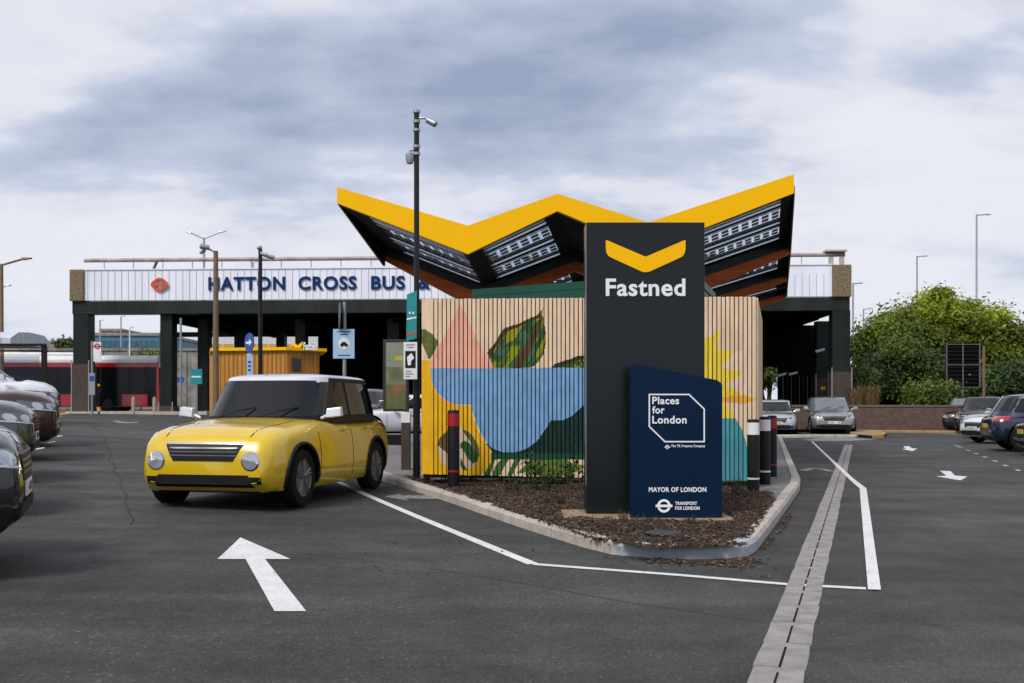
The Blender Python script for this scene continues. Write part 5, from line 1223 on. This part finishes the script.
            if hd:
                for f0, f1 in ((.14, .42), (.50, .74)):
                    q = [Vector((ax_, s*ay_, l0+.02)), Vector((bx_, s*by_, l0+.085)), Vector((bx_-.06, s*by_, l1+.055)), Vector((ax_-.03, s*ay_, l1-.015))]
                    decal('lamp', [q[0].lerp(q[1], f0), q[0].lerp(q[1], f1), q[3].lerp(q[2], f1), q[3].lerp(q[2], f0)], (-.75, -.62*s, -.05), lamps, 6, 5, .010, parent=hd, round_=True)
                decal('light_strip', [(ax_, s*ay_, l0+.006), (bx_, s*by_, l0+.074), (bx_, s*by_, l0+.092), (ax_, s*ay_, l0+.022)], (-.75, -.62*s, -.05), M_whband, 10, 1, .012, parent=hd)
        decal('tail_light', [(-.5*Lc+.02, s*W/2*.62, belt-.20), (-.5*Lc+.30, s*W/2, belt-.16), (-.5*Lc+.30, s*W/2, belt-.04), (-.5*Lc+.02, s*W/2*.62, belt-.05)], (.75, -.62*s, 0), M_red, 8, 4, .008)
        decal('fog_light', [(3, s*W*.30, cl+.14), (3, s*W*.38, cl+.14), (3, s*W*.38, cl+.22), (3, s*W*.30, cl+.22)], (-1, 0, 0), M_trim, 5, 3, .005)
        if kind in ('suv', 'mini', 'estate', 'mpv'):
            for xx in wx_:
                pts = []
                for k_ in range(21):
                    a_ = radians(-12+204*k_/20); px2, pz2 = xx+wr*1.20*cos(a_), wz+wr*1.20*sin(a_)
                    h2 = bvh.ray_cast(Vector((px2, s*3, pz2)), Vector((0, -s, 0)), 6)
                    if h2[0] is not None and abs(h2[0].y) > W*.38: pts.append(h2[0]+Vector((0, s*.004, 0)))
                if len(pts) > 6: MB().tube(pts, .022 if kind != 'estate' else .012, 6).build('arch_trim', M_trim, t, smooth=True)
        for xx in wx_:
            w0 = MB(); wy = s*(W/2-.115); pr = [(wr*.66, -.10), (wr*.80, -.105), (wr*.96, -.095), (wr, -.065), (wr, .065), (wr*.96, .095), (wr*.80, .105), (wr*.66, .10)]
            w0.lathe(pr, 36, (0, 0, 0), 'y', cap=False); w_ = w0.build('wheel', M_tyre, t, smooth=True); w_.location = (xx, wy, wz)
            if steer and xx > 0: w_.rotation_euler = (0, 0, steer)
            rm = MB(); rm.lathe([(wr*.70, s*.085), (wr*.66, s*.094), (wr*.62, s*.075), (wr*.60, s*.02), (wr*.60, -s*.05), (0.001, -s*.05)], 32, (0, 0, 0), 'y')
            for k in range(5):
                a = 2*pi*k/5+.3
                for da in (-.13, .13):
                    c1 = Vector((cos(a)*wr*.12, s*.07, sin(a)*wr*.12)); c2 = Vector((cos(a+da)*wr*.64, s*.086, sin(a+da)*wr*.64)); rm.tube([c1, c2], [wr*.075, wr*.055], 6)
            rm.lathe([(0.001, s*.082), (wr*.15, s*.08), (wr*.17, s*.05)], 16, (0, 0, 0), 'y'); rm.build('rim', rim, w_, smooth=True)
    gz0, gz1 = hood*.60, hood*.77
    gm = grille or M_trim
    decal('grille', [(3, -W*.20, gz0-.02), (3, W*.20, gz0-.02), (3, W*.26, gz1), (3, -W*.26, gz1)], (-1, 0, 0), gm, 12, 4, .007)
    for kk in (.25, .5, .75):
        zq = gz0+(gz1-gz0)*kk; decal('grille_bar', [(3, -W*.225, zq-.006), (3, W*.225, zq-.006), (3, W*.225, zq+.006), (3, -W*.225, zq+.006)], (-1, 0, 0), M_rimdk, 12, 1, .012)
    yy_ = W*.34
    decal('bonnet_line', [(xw0+.10, -yy_-.006, 3), (hl-.12, -yy_+.10, 3), (hl-.12, -yy_+.112, 3), (xw0+.10, -yy_+.006, 3)], (0, 0, -1), M_void, 14, 1, .002)
    decal('bonnet_line', [(xw0+.10, yy_-.006, 3), (hl-.12, yy_-.112, 3), (hl-.12, yy_-.10, 3), (xw0+.10, yy_+.006, 3)], (0, 0, -1), M_void, 14, 1, .002)
    for wy_ in (-.42, .12):
        h1 = bvh.ray_cast(Vector((xw0+.06, wy_, 3)), Vector((0, 0, -1)), 5); h2 = bvh.ray_cast(Vector((4, wy_+.42, belt+.13)), Vector((-1, 0, 0)), 8)
        if h1[0] and h2[0]: MB().tube([h1[0]+Vector((0, 0, .015)), h1[0].lerp(h2[0], .5)+Vector((.05, 0, .02)), h2[0]+Vector((.02, 0, .01))], .010, 5).build('wiper', M_trim, t)
    decal('grille_trim', [(3, -W*.26, gz1), (3, W*.26, gz1), (3, W*.26, gz1+.02), (3, -W*.26, gz1+.02)], (-1, 0, 0), M_chrome, 12, 1, .010)
    decal('lower_intake', [(3, -W*.33, cl+.10), (3, W*.33, cl+.10), (3, W*.30, cl+.24), (3, -W*.30, cl+.24)], (-1, 0, 0), M_trim, 12, 3, .006)
    decal('rear_bumper_insert', [(-3, -W*.36, cl+.08), (-3, W*.36, cl+.08), (-3, W*.34, cl+.22), (-3, -W*.34, cl+.22)], (1, 0, 0), M_trim, 10, 3, .006)
    if plate:
        pz_ = cl+.27; pl_ = MB().box(hl+.004, hl+.018, -.26, .26, pz_, pz_+.11).build('number_plate', M_plate_w, t, bevel=.003)
        pm = MB(); rp = random.Random(CARN)
        for k_ in range(7):
            y_ = -.215+k_*.062+(.02 if k_ > 3 else 0)
            if rp.random() < .5: pm.box(hl+.0182, hl+.020, y_, y_+.012, pz_+.02, pz_+.09)
            if rp.random() < .6: pm.box(hl+.0182, hl+.020, y_+.028, y_+.04, pz_+.02, pz_+.09)
            pm.box(hl+.0183, hl+.0201, y_+.0125, y_+.0275, pz_+.02+.06*rp.random(), pz_+.034+.056*rp.random())
        pm.build('plate_marks', M_black, pl_)
        MB().box(-hl-.03, -hl-.010, -.26, .26, belt-.36, belt-.25).build('number_plate', M_plate_y, t, bevel=.003)
    return t, decal
GL = 'cars parked along the left edge'; GR = 'cars parked along the right side'
# moving yellow car, built at rest
yc = hit(236, 503); yh = atan2(-.985, -.17)
ytheta = radians(-102)
M_yelcar = mat('yellow_car_paint', (.62, .42, .010), .25, .1, var=.03, coat=.9)
car('yellow hatchback with white roof driving across the near asphalt', (X(280, 13.2), 13.2), ytheta, M_yelcar, 'mini', 4.0, 1.84, 1.62, roofm=mat('white_roof_paint', (.55, .57, .62), .3, coat=.8), name='yellow_car', wr=.34, round_lights=True, plate=False, two_tone_pillars=True, glassm=M_glass, rim=M_rimdk, steer=.0)
# left row
lh = radians(22)
def lcar(label, nose_px, z, colr, kind, **k):
    Lc = k.get('Lc', 4.4); xn = X(nose_px, z); return car(label, (xn-cos(lh)*Lc/2, z-sin(lh)*Lc/2), lh, colr, kind, group=GL, **k)
M_blackcar = paint('black_car_paint', (.008, .009, .010)); M_greycar = paint('dark_grey_car_paint', (.07, .08, .085), .6)
M_brown = paint('maroon_car_paint', (.045, .016, .014), .5); M_whitecar = paint('white_car_paint', (.62, .65, .70), .0); M_silver = paint('silver_car_paint', (.30, .32, .33), .7); M_bluecar = paint('navy_car_paint', (.006, .015, .045), .4)
M_silver2 = paint('pale_silver_car_paint', (.45, .48, .50), .6); M_blk2 = paint('deep_black_car_paint', (.006, .007, .008), .2)
lcar('nearest black car at the left edge, only its nose in view', 27, 7.6, M_blackcar, 'suv', Lc=4.6, W=1.85, H=1.62, wr=.35)
lcar('second silver grilled car from the left front', 23, 10.9, M_blk2, 'hatch', Lc=4.4, grille=M_chrome, W=1.8, H=1.5)
lcar('dark grey car with clear headlight, third from the front', 36.5, 14.2, M_greycar, 'suv', Lc=4.4, W=1.83, H=1.6, wr=.35)
lcar('maroon car with long headlight between grey and white cars', 58, 17.8, M_brown, 'suv', Lc=4.6, W=1.83, H=1.72, wr=.35)
lcar('white car with sloping bonnet behind the maroon car', 59.5, 21.2, M_whitecar, 'mpv', Lc=4.5, W=1.85, H=1.98, wr=.35)
# centre far
def face(px, z): return atan2(-z, -X(px, z))
car('silver grey estate car facing the camera beside the small island', (X(829, 45.2), 45.2), face(829, 45)+.10, M_silver, 'estate', Lc=4.4, W=1.95, H=1.64, wr=.35, glassm=M_glass2, grille=M_trim)
car('silver saloon half hidden behind the bollards', (X(773.5, 44.2), 44.2), face(773, 45)+.05, M_silver2, 'saloon', Lc=4.5, W=1.82, H=1.50)
car('dark car parked inside the station left of the poster', (X(358, 33), 33), face(358, 33)-.3, M_greycar, 'hatch', Lc=4.2)
car('white car parked beyond the pavement left of the mural', (X(391, 29.5), 31.5), radians(-150), M_whitecar, 'hatch', Lc=4.1, H=1.35)
# right row: heading normal to the row
rr = atan2(.32, -.95)      # pointing towards the aisle
def rcar(label, px, z, colr, kind, nose_in=False, ang=None, **k):
    Lc = k.get('Lc', 4.3); a = rr if ang is None else ang; d = Vector((cos(a), sin(a))); p = Vector((X(px, z), z))-d*Lc/2
    return car(label, (p.x, p.y), a+(pi if nose_in else 0), colr, kind, group=GR, **k)
rcar('navy blue suv with red tail light reversed towards the aisle', 985.5, 27.6, M_bluecar, 'suv', True, radians(166), Lc=4.6, W=1.88, H=1.56, wr=.36, rim=M_rimdk, )
rcar('nearest dark car at the right edge showing one alloy wheel', 1021, 24.6, M_blk2, 'saloon', True, radians(166), Lc=4.7, W=1.85, H=1.42, wr=.36)
rcar('white hatchback facing the aisle beside the navy suv', 972, 32.8, M_whitecar, 'hatch', False, radians(190), Lc=4.2, W=1.8, H=1.46)
rcar('silver car behind the white hatchback', 972, 37.2, M_silver2, 'estate', False, radians(195), Lc=4.5, W=1.82, H=1.56, glassm=M_glass2)
rcar('white van roof showing above the right row', 992, 38.8, M_whitecar, 'suv', False, radians(185), Lc=4.9, W=1.9, H=1.78)
rcar('black hatchback second from the far end of the row', 973, 43.5, M_blk2, 'hatch', False, radians(236), Lc=4.2, W=1.8, H=1.66)
rcar('farthest black car with pale windscreen against the brick wall', 960, 45.8, M_blackcar, 'hatch', False, radians(238), Lc=4.3, W=1.82, H=1.66, glassm=M_glass2)

# ------------------------------------------------------------------ person
def skin(name, verts, edges, rad, m, parent, root=0, sub=2):
    me = bpy.data.meshes.new(name); me.from_pydata(verts, edges, []); o = link(bpy.data.objects.new(name, me))
    o.modifiers.new('s', 'SKIN'); sm = o.modifiers.new('u', 'SUBSURF'); sm.levels = sub; sm.render_levels = sub
    for i, r in enumerate(rad):
        d = me.skin_vertices[0].data[i]; d.radius = r if isinstance(r, tuple) else (r, r); d.use_root = (i == root)
    dg = bpy.context.evaluated_depsgraph_get(); dg.update(); m2 = bpy.data.meshes.new_from_object(o.evaluated_get(dg)); COL.objects.unlink(o); bpy.data.objects.remove(o)
    m2.materials.clear(); m2.materials.append(m); m2.name = name
    for p in m2.polygons: p.use_smooth = True
    q = link(bpy.data.objects.new(name, m2)); q.parent = parent; return q
px_, zp = 341, 29.0; gx = X(px_, zp)
per = thing('person', 'person with reddish hair and white top walking by parked cars', 'person', (gx, zp, G(gx, zp)+.0), radians(20))
V = [(0, 0, .95), (0, 0, 1.15), (0, 0, 1.38), (0, 0, 1.48), (0, -.02, 1.56), (0, -.02, 1.66),
     (-.17, 0, 1.40), (-.22, -.03, 1.14), (-.20, -.12, .92), (.17, 0, 1.40), (.23, .03, 1.14), (.22, -.02, .90),
     (-.09, 0, .90), (-.10, -.08, .50), (-.10, .02, .09), (-.10, -.12, .04), (.09, 0, .90), (.10, .05, .50), (.10, .16, .09), (.10, .03, .04)]
E = [(0, 1), (1, 2), (2, 3), (3, 4), (4, 5), (2, 6), (6, 7), (7, 8), (2, 9), (9, 10), (10, 11), (0, 12), (12, 13), (13, 14), (14, 15), (0, 16), (16, 17), (17, 18), (18, 19)]
R = [(.15, .10), (.13, .09), (.14, .10), .055, .085, .085, .055, .042, .03, .055, .042, .03, .085, .055, .04, .035, .085, .055, .04, .035]
M_skin = mat('skin_tone', (.35, .19, .13), .6)
skin('body', V, E, R, M_skin, per)
for s in (-1, 1):
    w = Vector(V[8] if s < 0 else V[11])
    for k in range(4):
        a = (k-1.5)*.018; MB().tube([w+Vector((0, a, .0)), w+Vector((0, a*1.2, -.07)), w+Vector((-.01*s, a*1.2-.015, -.10-.01*(k in (1, 2))))], [.010, .009, .007], 6).build('finger', M_skin, per, smooth=True)
    MB().tube([w+Vector((0, -.02, .01)), w+Vector((0, -.055, -.03)), w+Vector((0, -.06, -.06))], [.011, .010, .008], 6).build('finger', M_skin, per, smooth=True)
skin('shirt', [V[i] for i in (0, 1, 2, 6, 7, 9, 10)], [(0, 1), (1, 2), (2, 3), (3, 4), (2, 5), (5, 6)], [(.17, .12), (.15, .11), (.155, .115), .07, .055, .07, .055], M_whband, per)
skin('trousers', [V[i] for i in (0, 12, 13, 14, 16, 17, 18)], [(0, 1), (1, 2), (2, 3), (0, 4), (4, 5), (5, 6)], [(.165, .12), .10, .07, .055, .10, .07, .055], M_black, per)
mb = MB(); mb.lathe([(0, 1.765), (.06, 1.755), (.095, 1.70), (.10, 1.64), (.09, 1.56), (.07, 1.52)], 18, (0, .02, 0)); mb.build('hair', mat('red_brown_hair', (.09, .02, .012), .6), per, smooth=True)
MB().tube([(0, -.10, 1.66), (0, -.125, 1.615), (0, -.10, 1.605)], [.008, .014, .01], 6).build('nose', M_skin, per, smooth=True)

# ------------------------------------------------------------------ sky, light, camera
w = bpy.data.worlds.new('World'); S.world = w; w.use_nodes = True; nt = w.node_tree; N = nt.nodes; L = nt.links
for q in list(N): N.remove(q)
out = N.new('ShaderNodeOutputWorld'); bg = N.new('ShaderNodeBackground'); L.new(bg.outputs[0], out.inputs[0]); bg.inputs[1].default_value = .128
sky = N.new('ShaderNodeTexSky'); sky.sky_type = 'NISHITA'; sky.sun_disc = False; sky.sun_elevation = radians(48); sky.sun_rotation = radians(215); sky.dust_density = 2
tc = N.new('ShaderNodeTexCoord'); sp = N.new('ShaderNodeSeparateXYZ'); L.new(tc.outputs['Generated'], sp.inputs[0])
def mth(op, a, b=None, c=None):
    m = N.new('ShaderNodeMath'); m.operation = op
    for i, q in enumerate((a, b, c)):
        if q is None: continue
        if isinstance(q, (int, float)): m.inputs[i].default_value = q
        else: L.new(q, m.inputs[i])
    return m.outputs[0]
zz = mth('ADD', mth('MAXIMUM', sp.outputs[2], 0), .30)
cb = N.new('ShaderNodeCombineXYZ'); L.new(mth('DIVIDE', sp.outputs[0], zz), cb.inputs[0]); L.new(mth('DIVIDE', sp.outputs[1], zz), cb.inputs[1])
def nz_(sc, det, off, rough=.55, st=None):
    mp = N.new('ShaderNodeMapping'); mp.inputs['Location'].default_value = off; L.new(cb.outputs[0], mp.inputs[0])
    if st: mp.inputs['Scale'].default_value = st
    n_ = N.new('ShaderNodeTexNoise'); n_.inputs['Scale'].default_value = sc; n_.inputs['Detail'].default_value = det; n_.inputs['Roughness'].default_value = rough; n_.inputs['Distortion'].default_value = .12; L.new(mp.outputs[0], n_.inputs[0]); return n_.outputs['Fac']
def mr_(s, a, b, c, d):
    r = N.new('ShaderNodeMapRange'); r.interpolation_type = 'SMOOTHSTEP'
    for i, q in enumerate((a, b, c, d)): r.inputs[i+1].default_value = q
    L.new(s, r.inputs[0]); return r.outputs[0]
n1 = nz_(1.7, 10, (3.2, 1.4, 0), .52, (.75, 1.15, 1)); n2 = nz_(5.0, 12, (8, 3, 0), .55, (.8, 1.2, 1)); n3 = nz_(.8, 3, (1.2, 5.5, 0), .5)
band = mth('MULTIPLY', mr_(sp.outputs[2], .12, .24, 0, 1), mr_(sp.outputs[2], .30, .42, 1, 0))
right = mr_(sp.outputs[0], -.40, .05, .35, 1)
dens = mth('ADD', mth('ADD', mth('MULTIPLY', n1, .58), mth('ADD', mth('MULTIPLY', n2, .26), mth('MULTIPLY', n3, .22))), mth('MULTIPLY', mth('MULTIPLY', band, right), .05))
cr = N.new('ShaderNodeValToRGB'); e = cr.color_ramp.elements
e[0].position = .485; e[0].color = (6.5, 6.55, 7.1, 1); e[1].position = .71; e[1].color = (2.5, 3.0, 4.2, 1)
m1 = e.new(.545); m1.color = (5.9, 6.0, 6.75, 1); m2 = e.new(.592); m2.color = (4.3, 4.75, 5.9, 1)
L.new(dens, cr.inputs[0])
# paler, warmer towards the horizon
hz = mr_(sp.outputs[2], 0.0, .20, .75, 0.0)
mxh = N.new('ShaderNodeMix'); mxh.data_type = 'RGBA'; L.new(hz, mxh.inputs[0]); L.new(cr.outputs[0], mxh.inputs[6]); mxh.inputs[7].default_value = (6.2, 6.45, 7.2, 1)
mxs = N.new('ShaderNodeMix'); mxs.data_type = 'RGBA'; mxs.inputs[0].default_value = .97; L.new(sky.outputs[0], mxs.inputs[6]); L.new(mxh.outputs[2], mxs.inputs[7])
L.new(mxs.outputs[2], bg.inputs[0])
sl = bpy.data.lights.new('sun', 'SUN'); sl.energy = 2.9; sl.angle = radians(18); sl.color = (1, .95, .88); so = link(bpy.data.objects.new('sun', sl))
az = radians(215); el = radians(48); dvec = Vector((sin(az)*cos(el), cos(az)*cos(el), sin(el))); so.rotation_euler = dvec.to_track_quat('Z', 'Y').to_euler(); so.location = dvec*50
cd = bpy.data.cameras.new('camera'); cam = link(bpy.data.objects.new('camera', cd)); cam.location = (0, 0, EYE); cam.rotation_euler = (radians(90), 0, 0)
cd.sensor_width = 36; cd.lens = 36*F/1024; cd.shift_y = (HOR-341.5)/1024; cd.clip_end = 6000; cd.clip_start = .1
cd.dof.use_dof = True; cd.dof.focus_distance = 10.8; cd.dof.aperture_fstop = 4.5
S.camera = cam
S.view_settings.view_transform = 'Standard'; S.view_settings.look = 'None'; S.view_settings.exposure = 0; S.view_settings.gamma = 1
S.render.resolution_x = 1024; S.render.resolution_y = 683
